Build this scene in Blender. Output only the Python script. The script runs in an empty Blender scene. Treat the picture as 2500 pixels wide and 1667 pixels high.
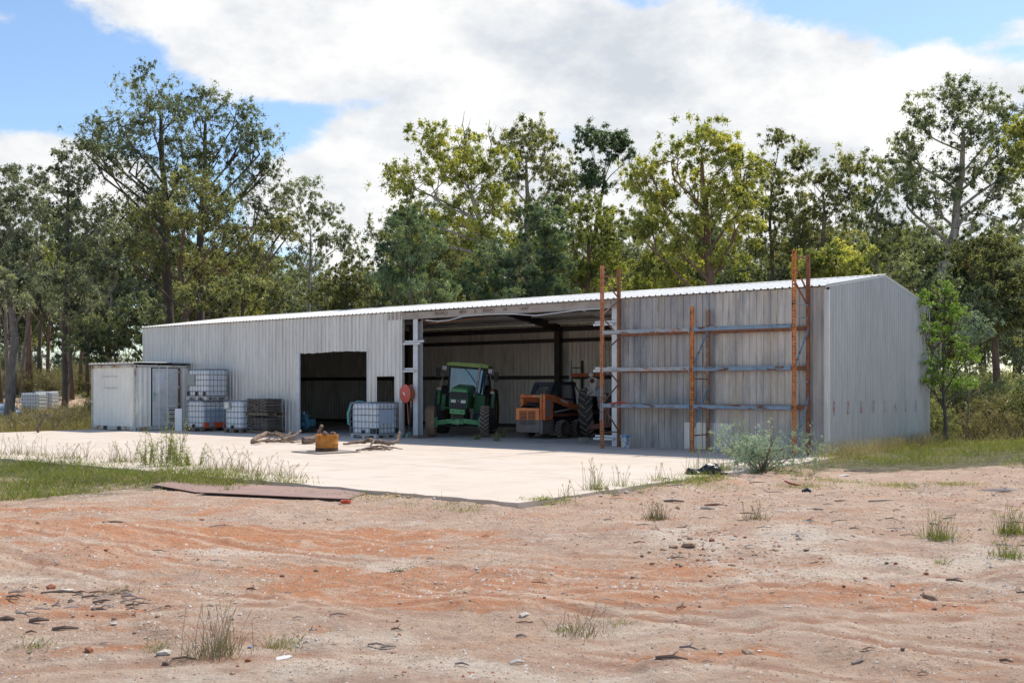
import bpy, bmesh, math, random
import numpy as np
from mathutils import Vector, Matrix, noise as mnoise

# ------------------------------------------------------------------ camera, sky, sun, exposure
sc = bpy.context.scene
COL = sc.collection
F_PX, H_CAM, HOR = 2549.0, 1.65, 945.0
cam_d = bpy.data.cameras.new('camera'); cam = bpy.data.objects.new('camera', cam_d); COL.objects.link(cam)
cam.location = (0, 0, H_CAM); cam.rotation_euler = (math.radians(90), 0, 0)
cam_d.sensor_width = 36; cam_d.lens = 36*F_PX/2500
cam_d.shift_y = (HOR-833.5)/2500
cam_d.clip_start = 0.1; cam_d.clip_end = 3000
sc.camera = cam
sc.view_settings.view_transform = 'Standard'; sc.view_settings.look = 'None'
sc.view_settings.exposure = 0.80; sc.view_settings.gamma = 1; sc.view_settings.use_curve_mapping = False
SUN_H = Vector((0.458, 0.48, 1.0)).normalized()
sun_d = bpy.data.lights.new('sun', 'SUN'); sun = bpy.data.objects.new('sun', sun_d); COL.objects.link(sun)
sun_d.energy = 3.0; sun_d.angle = math.radians(0.5); sun_d.color = (1, .945, .865)
sun.rotation_euler = SUN_H.to_track_quat('Z', 'Y').to_euler(); sun.location = (20, 20, 40)

def px_dir(px, py): return Vector(((px-1250)/F_PX, 1.0, (HOR-py)/F_PX))
def make_world():
    w = bpy.data.worlds.new('World'); sc.world = w; w.use_nodes = True
    nt = w.node_tree; N = nt.nodes; L = nt.links; N.clear()
    def nd(t, **k):
        n = N.new(t)
        for a, b in k.items(): setattr(n, a, b)
        return n
    def math_(op, a, b=None, clamp=False):
        n = nd('ShaderNodeMath', operation=op, use_clamp=clamp)
        for i, v in enumerate((a, b)):
            if v is None: continue
            if isinstance(v, (int, float)): n.inputs[i].default_value = v
            else: L.new(v, n.inputs[i])
        return n.outputs[0]
    sky = nd('ShaderNodeTexSky', sky_type='NISHITA'); sky.sun_disc = False
    sky.sun_elevation = math.radians(56.5); sky.sun_rotation = math.radians(42.2)
    sky.air_density = 1.0; sky.dust_density = 0.6; sky.ozone_density = 2.0; sky.altitude = 300
    tc = nd('ShaderNodeTexCoord')
    nrm = nd('ShaderNodeVectorMath', operation='NORMALIZE'); L.new(tc.outputs['Generated'], nrm.inputs[0])
    mp = nd('ShaderNodeVectorMath', operation='MULTIPLY'); L.new(nrm.outputs[0], mp.inputs[0]); mp.inputs[1].default_value = (1, 1, 1.75)
    def noise(scale, detail=8, rough=.55, off=(0, 0, 0), dist=0):
        a = nd('ShaderNodeVectorMath', operation='ADD'); L.new(mp.outputs[0], a.inputs[0]); a.inputs[1].default_value = off
        n = nd('ShaderNodeTexNoise'); L.new(a.outputs[0], n.inputs['Vector'])
        n.inputs['Scale'].default_value = scale; n.inputs['Detail'].default_value = detail
        n.inputs['Roughness'].default_value = rough; n.inputs['Distortion'].default_value = dist
        return n.outputs['Fac']
    def blob(px, py, r, amp):
        d = px_dir(px, py).normalized()
        s = nd('ShaderNodeVectorMath', operation='DISTANCE'); L.new(mp.outputs[0], s.inputs[0])
        s.inputs[1].default_value = (d.x, d.y, d.z*1.75)
        m = nd('ShaderNodeMapRange', interpolation_type='SMOOTHSTEP'); L.new(s.outputs['Value'], m.inputs['Value'])
        m.inputs['From Min'].default_value = 0; m.inputs['From Max'].default_value = r/F_PX*1.3
        m.inputs['To Min'].default_value = amp; m.inputs['To Max'].default_value = 0
        return m.outputs[0]
    acc = noise(2.2, 3, .5, (3.1, 1.7, .4))
    acc = math_('MULTIPLY', acc, .4)
    for b in [(420, 20, 330, .5), (620, 90, 300, .6), (760, 150, 260, .5), (980, 60, 380, .6), (1300, 60, 330, .5), (1150, 240, 230, .4), (1500, 200, 330, .5), (1750, 130, 300, .5), (1980, 200, 330, .6),
              (2200, 190, 250, .5), (2330, 160, 130, .3), (1000, 330, 240, .5), (800, 420, 240, .6), (930, 520, 260, .5), (700, 490, 180, .35),
              (120, 420, 210, .6), (30, 370, 150, .4), (230, 500, 230, .5), (1800, 350, 330, .45), (2120, 400, 130, .35), (2480, 80, 90, .55), (15, 45, 60, .4), (130, 272, 50, .25), (2480, 220, 130, .4),
              (1150, 430, 330, .6), (1400, 470, 400, .5), (2300, 480, 450, .6), (1700, 480, 400, .6), (850, 560, 300, .5), (1950, 420, 250, .4), (100, 560, 300, .4),
              (120, 170, 300, -.5), (300, 290, 180, -.35), (770, 272, 120, -.45), (670, 290, 140, -.45), (900, 250, 90, -.35), (960, 240, 90, -.3), (1565, 10, 100, -.45),
              (1950, 20, 170, -.45), (2220, 40, 230, -.6), (2430, 120, 90, -.3), (2150, 318, 110, -.5), (1480, 345, 170, -.45), (1350, 290, 110, -.3), (1210, 140, 110, -.35), (1620, 330, 90, -.2), (1060, 520, 100, -.2)]:
        acc = math_('ADD', acc, blob(*b))
    edge = noise(9, 14, .64, (0, 0, 0), .1)
    e = math_('MULTIPLY', math_('SUBTRACT', edge, .5), 1.9)
    dens = math_('ADD', acc, e)
    mr = nd('ShaderNodeMapRange', interpolation_type='SMOOTHSTEP'); L.new(dens, mr.inputs['Value'])
    mr.inputs['From Min'].default_value = .22; mr.inputs['From Max'].default_value = .62
    cl = mr.outputs[0]
    shade = noise(6.5, 9, .62, (1.3, .2, .35))
    cr = nd('ShaderNodeMapRange'); L.new(shade, cr.inputs['Value'])
    cr.inputs['From Min'].default_value = .35; cr.inputs['From Max'].default_value = .62
    ccol = nd('ShaderNodeMix', data_type='RGBA'); L.new(cr.outputs[0], ccol.inputs[0])
    ccol.inputs[6].default_value = (.62, .67, .73, 1); ccol.inputs[7].default_value = (1, .99, .975, 1)
    skm = nd('ShaderNodeMix', data_type='RGBA', blend_type='MULTIPLY'); skm.inputs[0].default_value = 1
    L.new(sky.outputs[0], skm.inputs[6]); skm.inputs[7].default_value = (0.80, 0.83, 0.85, 1)
    b1 = nd('ShaderNodeBackground'); L.new(skm.outputs[2], b1.inputs[0]); b1.inputs[1].default_value = 0.125
    b2 = nd('ShaderNodeBackground'); L.new(ccol.outputs[2], b2.inputs[0]); b2.inputs[1].default_value = 0.62
    mx = nd('ShaderNodeMixShader'); L.new(cl, mx.inputs[0]); L.new(b1.outputs[0], mx.inputs[1]); L.new(b2.outputs[0], mx.inputs[2])
    out = nd('ShaderNodeOutputWorld'); L.new(mx.outputs[0], out.inputs[0])
    w.cycles.sampling_method = 'MANUAL'; w.cycles.sample_map_resolution = 512
make_world()
sc.cycles.max_bounces = 8; sc.cycles.diffuse_bounces = 4; sc.cycles.glossy_bounces = 3; sc.cycles.transparent_max_bounces = 8
R = random.Random(7); NR = np.random.default_rng(11)

# ------------------------------------------------------------------ helpers
SX, SY = Vector((.7886, -.6151)), Vector((.6151, .7886)); C0 = Vector((7.66, 25.4)); RZ = math.atan2(-.6151, .7886)
def W(X, Y, z=0): p = C0+SX*X+SY*Y; return Vector((p.x, p.y, z))
def G(px, py, z=0): d = (H_CAM-z)*F_PX/(py-HOR); return Vector(((px-1250)/F_PX*d, d, z))
def P(px, py, d): return Vector(((px-1250)/F_PX*d, d, H_CAM+(HOR-py)/F_PX*d))

class MB:
    def __init__(s, xf=None): s.v = []; s.f = []; s.m = []; s.xf = xf
    def add(s, vs, fs, mi=0):
        n = len(s.v)
        s.v += [tuple(s.xf @ Vector(p)) if s.xf else tuple(p) for p in vs]
        s.f += [tuple(n+i for i in f) for f in fs]; s.m += [mi]*len(fs); return s
    def box(s, a, b, mi=0):
        x0, y0, z0 = a; x1, y1, z1 = b
        return s.add([(x0,y0,z0),(x1,y0,z0),(x1,y1,z0),(x0,y1,z0),(x0,y0,z1),(x1,y0,z1),(x1,y1,z1),(x0,y1,z1)],
                     [(0,3,2,1),(4,5,6,7),(0,1,5,4),(1,2,6,5),(2,3,7,6),(3,0,4,7)], mi)
    def bar(s, p, q, w, h, up=(0, 0, 1), mi=0):
        p = Vector(p); q = Vector(q); d = (q-p).normalized(); up = Vector(up)
        if abs(d.dot(up)) > .98: up = Vector((0, 1, 0)) if abs(d.y) < .9 else Vector((1, 0, 0))
        a = d.cross(up).normalized()*w/2; b = a.cross(d).normalized()*h/2
        vs = [p-a-b, p+a-b, p+a+b, p-a+b, q-a-b, q+a-b, q+a+b, q-a+b]
        return s.add(vs, [(0,1,2,3),(7,6,5,4),(0,4,5,1),(1,5,6,2),(2,6,7,3),(3,7,4,0)], mi)
    def tube(s, pts, r, n=8, cap=True, mi=0):
        pts = [Vector(p) for p in pts]; k = len(pts)
        rs = r if isinstance(r, (list, tuple)) else [r]*k
        vs = []; fs = []; ref = None
        for i, p in enumerate(pts):
            t = (pts[min(i+1, k-1)]-pts[max(i-1, 0)]).normalized()
            if ref is None: ref = Vector((0, 0, 1)) if abs(t.z) < .9 else Vector((1, 0, 0))
            a = t.cross(ref).normalized(); b = t.cross(a).normalized(); ref = a.cross(t)
            for j in range(n):
                an = 2*math.pi*j/n; vs.append(p+(a*math.cos(an)+b*math.sin(an))*rs[i])
        for i in range(k-1):
            for j in range(n):
                j2 = (j+1) % n; fs.append((i*n+j, i*n+j2, (i+1)*n+j2, (i+1)*n+j))
        if cap: fs.append(tuple(range(n))); fs.append(tuple((k-1)*n+n-1-j for j in range(n)))
        return s.add(vs, fs, mi)
    def cyl(s, p, q, r, n=16, r2=None, mi=0): return s.tube([p, q], [r, r if r2 is None else r2], n, True, mi)
    def lathe(s, prof, n=24, o=(0, 0, 0), axis='Z', closed=False, mi=0):
        o = Vector(o); vs = []; fs = []; k = len(prof)
        for rr, h in prof:
            for j in range(n):
                a = 2*math.pi*j/n; c, d = rr*math.cos(a), rr*math.sin(a)
                vs.append(o+Vector({'Z': (c, d, h), 'X': (h, c, d), 'Y': (c, h, d)}[axis]))
        for i in range(k-1 if not closed else k):
            i2 = (i+1) % k
            for j in range(n):
                j2 = (j+1) % n; fs.append((i*n+j, i*n+j2, i2*n+j2, i2*n+j))
        return s.add(vs, fs, mi)
    def prism(s, poly, axis, d0, d1, mi=0):
        def mk(a, b, d): return {'X': (d, a, b), 'Y': (a, d, b), 'Z': (a, b, d)}[axis]
        n = len(poly); vs = [mk(a, b, d0) for a, b in poly]+[mk(a, b, d1) for a, b in poly]
        fs = [tuple(range(n)), tuple(2*n-1-i for i in range(n))]+[(i, i+n, (i+1) % n+n, (i+1) % n) for i in range(n)]
        return s.add(vs, fs, mi)
    def mesh(s, name, mats, smooth=False):
        me = bpy.data.meshes.new(name); me.from_pydata(s.v, [], s.f)
        for m in (mats if isinstance(mats, (list, tuple)) else [mats]): me.materials.append(m)
        if any(s.m): me.polygons.foreach_set('material_index', s.m)
        bm = bmesh.new(); bm.from_mesh(me); bmesh.ops.recalc_face_normals(bm, faces=bm.faces); bm.to_mesh(me); bm.free()
        if smooth: me.polygons.foreach_set('use_smooth', [True]*len(me.polygons))
        me.update(); return me
    def build(s, name, mats, parent=None, smooth=False, bevel=0, kind=None, loc=None, rotz=None, label=None):
        o = bpy.data.objects.new(name, s.mesh(name, mats, smooth)); COL.objects.link(o)
        if parent: o.parent = parent
        if loc is not None: o.location = loc
        if rotz is not None: o.rotation_euler = (0, 0, rotz)
        if bevel:
            b = o.modifiers.new('bevel', 'BEVEL'); b.width = bevel; b.segments = 2; b.limit_method = 'ANGLE'; b.angle_limit = math.radians(40)
        if kind: o['kind'] = kind
        if label: o['label'] = label
        return o
def tag(o, label, cat, group=None):
    o['label'] = label; o['category'] = cat
    if group: o['group'] = group
    return o
def thing(name, label, cat, loc=(0, 0, 0), rotz=0, group=None):
    o = bpy.data.objects.new(name, None); COL.objects.link(o); o.location = loc; o.rotation_euler = (0, 0, rotz)
    o.empty_display_size = .2
    return tag(o, label, cat, group)
def dup(root, loc=None, rotz=None, label=None, scale=None, group=None):
    def cp(o, par):
        c = o.copy(); COL.objects.link(c); c.parent = par
        for ch in [x for x in bpy.data.objects if x.parent == o]: cp(ch, c)
        return c
    kids = list(root.children_recursive)
    r = root.copy(); COL.objects.link(r); mp = {root: r}
    for k in kids: mp[k] = k.copy(); COL.objects.link(mp[k])
    for k in kids: mp[k].parent = mp[k.parent]
    if loc is not None: r.location = loc
    if rotz is not None: r.rotation_euler = (0, 0, rotz)
    if scale is not None: r.scale = (scale,)*3 if isinstance(scale, (int, float)) else scale
    if label: r['label'] = label
    if group: r['group'] = group
    return r
def tri_mesh(name, V, tris_per, mat, tint=None, k=3):
    """V (n*k,3) array of loose k-gons"""
    me = bpy.data.meshes.new(name); n = len(V)//k
    me.vertices.add(len(V)); me.vertices.foreach_set('co', np.ascontiguousarray(V, dtype=np.float32).ravel())
    me.loops.add(len(V)); me.loops.foreach_set('vertex_index', np.arange(len(V), dtype=np.int32))
    me.polygons.add(n); me.polygons.foreach_set('loop_start', np.arange(0, len(V), k, dtype=np.int32))
    me.materials.append(mat); me.update(calc_edges=True)
    if tint is not None:
        at = me.attributes.new('tint', 'FLOAT', 'POINT'); at.data.foreach_set('value', np.repeat(tint, k).astype(np.float32))
    return me
def unit(a): return a/np.maximum(np.linalg.norm(a, axis=1, keepdims=True), 1e-9)
def leaf_tris(c, d, L, Wd):
    n = len(c); side = unit(np.cross(d, NR.normal(size=(n, 3))))
    V = np.empty((n, 3, 3)); V[:, 0] = c-side*(Wd/2)[:, None]; V[:, 1] = c+side*(Wd/2)[:, None]; V[:, 2] = c+d*L[:, None]
    return V.reshape(-1, 3)
def leaf_quads(c, d, L, Wd):
    n = len(c); side = unit(np.cross(d, NR.normal(size=(n, 3))))*(Wd/2)[:, None]; dl = d*L[:, None]
    V = np.empty((n, 4, 3)); V[:, 0] = c; V[:, 1] = c+dl*.45+side; V[:, 2] = c+dl; V[:, 3] = c+dl*.45-side
    return V.reshape(-1, 3)

# ------------------------------------------------------------------ materials
MATS = {}
def M(name, c1, c2=None, scale=5, rough=.8, metal=0, over=(), bump=0, bscale=40, stretch=(1, 1, 1), objcol=False, attr=None, spec=.5, bdist=.01, detail=6, contrast=(.35, .65), objrand=0):
    if name in MATS: return MATS[name]
    m = bpy.data.materials.new(name); m.use_nodes = True; nt = m.node_tree; N = nt.nodes; L = nt.links
    bs = N['Principled BSDF']; tc = N.new('ShaderNodeTexCoord')
    def noise(s, st, det=detail, rg=.6, off=(0, 0, 0)):
        mp = N.new('ShaderNodeMapping'); L.new(tc.outputs['Object'], mp.inputs[0]); mp.inputs['Scale'].default_value = st; mp.inputs['Location'].default_value = off
        n = N.new('ShaderNodeTexNoise'); L.new(mp.outputs[0], n.inputs['Vector']); n.inputs['Scale'].default_value = s
        n.inputs['Detail'].default_value = det; n.inputs['Roughness'].default_value = rg; return n.outputs['Fac']
    def mr(v, a, b, lo=0, hi=1):
        n = N.new('ShaderNodeMapRange'); L.new(v, n.inputs[0]); n.inputs[1].default_value = a; n.inputs[2].default_value = b
        n.inputs[3].default_value = lo; n.inputs[4].default_value = hi; return n.outputs[0]
    def mix(f, a, b, bl='MIX'):
        n = N.new('ShaderNodeMix'); n.data_type = 'RGBA'; n.blend_type = bl
        for i, v in ((0, f), (6, a), (7, b)):
            if hasattr(v, 'links'): L.new(v, n.inputs[i])
            elif i == 0: n.inputs[0].default_value = v
            else: n.inputs[i].default_value = (*v, 1)
        return n.outputs[2]
    col = mix(mr(noise(scale, stretch), *contrast), c1, c2 if c2 else tuple(x*.82 for x in c1))
    for i, ov in enumerate(over):
        c, s, lo, hi = ov[:4]; st = ov[4] if len(ov) > 4 else (1, 1, 1); mxv = ov[5] if len(ov) > 5 else 1
        col = mix(mr(noise(s, st, 8, .65, (i*7.3+3, i*3.1, i)), lo, hi, 0, mxv), col, c)
    if objcol:
        oi = N.new('ShaderNodeObjectInfo'); col = mix(1.0, col, oi.outputs['Color'], 'MULTIPLY')
    if objrand:
        oi = N.new('ShaderNodeObjectInfo'); v = mr(oi.outputs['Random'], 0, 1, 1-objrand, 1+objrand)
        cc = N.new('ShaderNodeCombineColor'); [L.new(v, cc.inputs[i]) for i in range(3)]
        col = mix(1.0, col, cc.outputs[0], 'MULTIPLY')
    L.new(col, bs.inputs['Base Color']); bs.inputs['Roughness'].default_value = rough; bs.inputs['Metallic'].default_value = metal
    bs.inputs['Specular IOR Level'].default_value = spec
    if bump:
        b = N.new('ShaderNodeBump'); L.new(noise(bscale, (1, 1, 1)), b.inputs['Height']); b.inputs['Strength'].default_value = bump; b.inputs['Distance'].default_value = bdist
        L.new(b.outputs[0], bs.inputs['Normal'])
    MATS[name] = m; return m
def leafmat(name, ca, cb, cc=None, transl=.35, gloss=.03):
    m = bpy.data.materials.new(name); m.use_nodes = True; nt = m.node_tree; N = nt.nodes; L = nt.links; N.clear()
    at = N.new('ShaderNodeAttribute'); at.attribute_name = 'tint'
    rp = N.new('ShaderNodeValToRGB'); e = rp.color_ramp.elements
    e[0].position = 0; e[0].color = (*ca, 1); e[1].position = 1; e[1].color = (*(cc or cb), 1)
    x = e.new(.55); x.color = (*cb, 1)
    L.new(at.outputs['Fac'], rp.inputs[0])
    df = N.new('ShaderNodeBsdfDiffuse'); tr = N.new('ShaderNodeBsdfTranslucent'); gl = N.new('ShaderNodeBsdfGlossy'); gl.inputs['Roughness'].default_value = .35
    gl.inputs['Color'].default_value = (.8, .85, .9, 1)
    tm = N.new('ShaderNodeMix'); tm.data_type = 'RGBA'; tm.blend_type = 'MULTIPLY'; tm.inputs[0].default_value = 1; L.new(rp.outputs[0], tm.inputs[6]); tm.inputs[7].default_value = (1.3, 1.25, .6, 1)
    L.new(rp.outputs[0], df.inputs[0]); L.new(tm.outputs[2], tr.inputs[0])
    m1 = N.new('ShaderNodeMixShader'); m1.inputs[0].default_value = transl; L.new(df.outputs[0], m1.inputs[1]); L.new(tr.outputs[0], m1.inputs[2])
    m2 = N.new('ShaderNodeMixShader'); m2.inputs[0].default_value = gloss; L.new(m1.outputs[0], m2.inputs[1]); L.new(gl.outputs[0], m2.inputs[2])
    o = N.new('ShaderNodeOutputMaterial'); L.new(m2.outputs[0], o.inputs[0]); MATS[name] = m; return m
RUST, RUSTD = (.38, .12, .035), (.10, .04, .022)
galv = M('galvanised_sheet', (.68, .655, .62), (.59, .57, .545), 1.3, .45, .35, over=(((.38, .33, .27), 1.1, .5, .75, (6, 6, .4), .65), ((.34, .37, .42), 5, .54, .72, (4, 4, .2), .6), ((.62, .61, .59), 4, .60, .75, (9, 9, .15), .5), ((.30, .24, .19), 2.2, .64, .74, (3, 3, .8), .6)), stretch=(5, 5, .7), objcol=True, objrand=.035)
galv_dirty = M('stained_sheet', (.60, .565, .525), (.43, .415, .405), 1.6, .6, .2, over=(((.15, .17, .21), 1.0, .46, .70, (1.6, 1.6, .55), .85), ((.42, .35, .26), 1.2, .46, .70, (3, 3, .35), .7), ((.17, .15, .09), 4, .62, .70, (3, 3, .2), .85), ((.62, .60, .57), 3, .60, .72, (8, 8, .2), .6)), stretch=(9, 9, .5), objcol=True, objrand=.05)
galv_back = M('interior_sheet', (.74, .70, .66), (.60, .565, .53), 2, .4, .35, over=(((.22, .19, .17), 1.4, .5, .8, (2, 2, .4), .6),), stretch=(6, 6, .5), objrand=.06)
roofm = M('roof_sheet_metal', (.74, .715, .67), (.64, .62, .58), 3, .5, .05, over=(((.45, .40, .36), 2, .6, .8),), objrand=.04)
steel = M('galvanised_steel', (.52, .53, .54), (.42, .43, .44), 6, .5, .3, over=(((.33, .2, .13), 3, .62, .75),))
steel_white = M('pale_steel', (.62, .63, .64), (.52, .53, .55), 6, .5, .2, over=(((.42, .3, .22), 3, .68, .8),))
steel_dark = M('dark_steel', (.06, .05, .045), (.035, .03, .028), 6, .6, .2)
beam_rust = M('weathered_beam', (.40, .36, .32), (.30, .26, .23), 2, .7, .1, over=(((.30, .14, .08), 2.2, .55, .75, (1, 1, 2)),))
rust = M('rust_orange', (.58, .20, .045), (.36, .10, .025), 9, .9, 0, over=(((.07, .03, .02), 5, .52, .68), ((.68, .32, .08), 14, .55, .7)), bump=.3)
rust_dark = M('rust_brown', (.28, .11, .05), (.15, .065, .035), 8, .9, 0, over=(((.30, .13, .06), 5, .55, .7),), bump=.3)
rack_blue = M('blue_paint_rusting', (.13, .23, .33), (.21, .29, .36), 5, .6, 0, over=((RUSTD, 3, .54, .6, (1, 1, 3)), ((.25, .11, .06), 8, .58, .66)))
rack_grey = M('grey_blue_paint_rusting', (.36, .37, .37), (.24, .29, .34), 3, .6, 0, over=((RUSTD, 2.6, .55, .62, (1, 1, 4)), ((.35, .12, .06), 5, .58, .68)))
conc = M('concrete', (.61, .515, .42), (.55, .455, .365), .9, .92, 0, over=(((.40, .31, .24), 1.1, .50, .78, (1, 2.2, 1), .6), ((.30, .26, .23), 2.3, .66, .76, (1, 1, 1), .5), ((.60, .54, .48), .5, .5, .8, (1, 1, 1), .6), ((.36, .26, .19), 26, .66, .8, (1, 1, 1), .5)), bump=.25, bscale=60, bdist=.004)
floorm = M('dusty_floor', (.54, .49, .44), (.44, .39, .35), 1.2, .95, 0, over=(((.22, .17, .14), 2.4, .5, .7),), bump=.3, bscale=30)
cont_white = M('container_paint', (.80, .79, .72), (.72, .71, .66), 1.5, .55, 0, over=(((.40, .42, .40), 2.2, .55, .8, (3, 3, .5), .6), ((.32, .15, .07), 5, .66, .72, (2, 2, .8), .9), ((.16, .20, .24), 6, .70, .73, (1, 1, .6), .9)))
cont_frame = M('container_frame_paint', (.56, .55, .49), (.42, .41, .37), 3, .6, 0, over=(((.30, .12, .05), 3.5, .52, .62), ((.10, .06, .045), 8, .64, .7)))
door_grey = M('door_paint', (.66, .67, .66), (.60, .61, .60), 2, .45, 0, over=(((.36, .39, .41), 1.8, .5, .75, (1, 1, 3), .7), ((.12, .10, .11), 6, .70, .74)))
white_pl = M('white_plastic', (.74, .76, .78), (.66, .69, .72), 3, .4, 0, over=(((.55, .55, .52), 3, .6, .8),))
blue_pl = M('bluish_tank_plastic', (.27, .34, .44), (.36, .43, .52), 2, .4)
cage_m = M('cage_steel', (.30, .31, .33), (.2, .2, .21), 8, .5, .5)
black_m = M('black_plastic', (.02, .02, .022), (.014, .014, .015), 8, .6)
wood_p = M('pallet_wood', (.20, .155, .115), (.13, .10, .075), 6, .9, 0, stretch=(1, 4, 6), objrand=.1)
tile_m = M('roof_tile_clay', (.22, .185, .155), (.13, .112, .098), 9, .95, 0, over=(((.21, .175, .14), 12, .52, .7),), objrand=.25)
corr_iron = M('corrugated_iron', (.47, .465, .46), (.39, .385, .38), 2, .42, .4, over=(((.42, .40, .38), 2, .55, .8, (1, 3, .5), .6),), stretch=(5, 5, .6), objcol=True)
bark_grey = M('bark_grey', (.25, .215, .185), (.13, .105, .09), 4, .95, 0, stretch=(3, 3, .6), over=(((.23, .20, .17), 3, .56, .7, (2, 2, .4)),), bump=.6, bscale=12, bdist=.03)
bark_dark = M('bark_dark', (.15, .115, .09), (.075, .056, .045), 4, .95, 0, stretch=(4, 4, .5), bump=.6, bscale=12, bdist=.03)
bark_pale = M('bark_pale', (.46, .41, .35), (.30, .26, .22), 3, .9, 0, stretch=(3, 3, .5), over=(((.10, .075, .06), 3, .52, .66, (2, 2, .4)),))
bark_brown = M('bark_brown', (.26, .16, .11), (.14, .09, .065), 4, .95, 0, stretch=(4, 4, .5), bump=.6, bscale=12, bdist=.03)
dead_wood = M('dead_wood', (.27, .19, .14), (.14, .095, .065), 5, .9, 0, stretch=(3, 3, 3), over=(((.12, .08, .06), 7, .55, .7),), bump=.5, bscale=25)
lf_olive = leafmat('leaf_olive', (.085, .10, .05), (.25, .265, .12), (.48, .47, .21), .48)
lf_yellow = leafmat('leaf_yellow_green', (.11, .14, .04), (.35, .375, .10), (.62, .60, .17), .5)
lf_dark = leafmat('leaf_dark', (.075, .10, .06), (.21, .245, .14), (.40, .41, .21), .48)
lf_grey = leafmat('leaf_grey_green', (.11, .13, .09), (.28, .31, .21), (.47, .49, .34), .45, .03)
lf_casu = leafmat('leaf_casuarina', (.06, .10, .06), (.16, .225, .13), (.30, .37, .19), .48)
lf_fern = leafmat('leaf_wattle', (.11, .18, .04), (.25, .39, .08), (.42, .58, .14), .5)
lf_silver = leafmat('leaf_silver_blue', (.17, .24, .18), (.33, .42, .33), (.50, .58, .48), .3, .01)
lf_grass = leafmat('grass_green', (.11, .15, .045), (.25, .29, .08), (.46, .43, .19), .4, .0)
lf_dry = leafmat('grass_dry', (.16, .14, .07), (.30, .26, .14), (.46, .40, .25), .35, .02)
# ------------------------------------------------------------------ ground
_tab = np.random.default_rng(5).random((256, 256))
def vnoise(x, y):
    xi = np.floor(x).astype(int); yi = np.floor(y).astype(int); fx = x-xi; fy = y-yi
    fx = fx*fx*(3-2*fx); fy = fy*fy*(3-2*fy); t = lambda a, b: _tab[a & 255, b & 255]
    return (t(xi, yi)*(1-fx)+t(xi+1, yi)*fx)*(1-fy)+(t(xi, yi+1)*(1-fx)+t(xi+1, yi+1)*fx)*fy
def fbm(x, y, o=5):
    s = 0; a = .5
    for i in range(o): s = s+a*vnoise(x*2**i+i*17.3, y*2**i+i*9.1); a *= .5
    return s
def sst(x, a, b): t = np.clip((x-a)/(b-a), 0, 1); return t*t*(3-2*t)
def shedco(x, y):
    rx, ry = x-C0.x, y-C0.y; return rx*SX.x+ry*SX.y, rx*SY.x+ry*SY.y
def gauss(x, y, p, sx, sy): return np.exp(-((x-p[0])/sx)**2-((y-p[1])/sy)**2)
def H(x, y):
    x = np.asarray(x, float); y = np.asarray(y, float)
    z = -.13+3.2*sst(y, 50, 112)+.5*sst(-x, 30, 60)*sst(y, 60, 90)
    X, Y = shedco(x, y)
    out = np.maximum(np.maximum(X-.6, -Y-13.0), np.maximum(-X-28.7, Y-8.4))   # distance outside the slab
    z = z+.58*sst(X, .5, 7)*sst(y, 17, 27)
    m = sst(out, 0, .8); z = z+np.where(out > 0, .10*np.exp(-(out/.8)**2)+.14*(fbm(x*2.3, y*2.3, 3)-.5)*np.exp(-(out/.6)**2), 0)
    z = z+m*((fbm(x*.35, y*.35, 3)-.5)*.22*sst(y, 4, 14)+(fbm(x*1.6+5, y*1.6, 4)-.47)*.07+(fbm(x*3.3+9, y*3.3+4, 4)-.46)*.05*sst(y, 7, 9)+np.clip(fbm(x*6, y*6, 3)-.47, 0, 1)*.07+(fbm(x*9, y*9, 2)-.4)*.03)
    z = z+m*(.07*gauss(x, y, (3.2, 12.6), 2.6, 1.5)+.05*gauss(x, y, (-5.6, 7.8), .9, .6)-.05*gauss(x, y, (0, 11), 2.5, 1.2))
    z = z+m*.05*sst(fbm(x*.9+40, y*.9+3, 4), .52, .66)*sst(14-y, 0, 3)
    z = z-.022*np.clip(tracks(x, y), 0, 1)*m
    g_ = np.clip(gauss(x, y, (-4.6, 16.9), 1.9, 1.2)*1.6, 0, 1); z = z*(1-g_)-.085*g_
    return np.where(out < 0, np.minimum(z, -.13), z)
def tracks(x, y, wd=.10, sh=0):
    c = 8.75-.60*x+.012*x*x; v = y-c; w = .45*np.sin(x*.35); t = np.zeros_like(v)
    for o, a in ((0, 1), (.33, .5), (1.75, .9), (-1.3, .8), (-1.62, .4), (.9, .5), (3.0, .6), (-2.6, .6)):
        t = t+a*np.exp(-((v-o-sh-w*(o > .5))/wd)**2)
    v2 = y-(7.3+.25*x); 
    for o in (0, 1.6): t = t+.7*np.exp(-((v2-o-sh)/wd)**2)
    return t*(y < 13.5)*sst(fbm(x*.5+31, y*.5, 3), .22, .40)
def axis_lines(a, b, step, far0, far1, g):
    c = list(np.arange(a, b, step)); s = step; v = b
    while v < far1: c.append(v); s *= g; v += s
    c.append(far1); s = step; v = a-step; pre = []
    while v > far0: pre.append(v); s *= g; v -= s
    pre.append(far0); return np.array(pre[::-1]+c)
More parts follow.
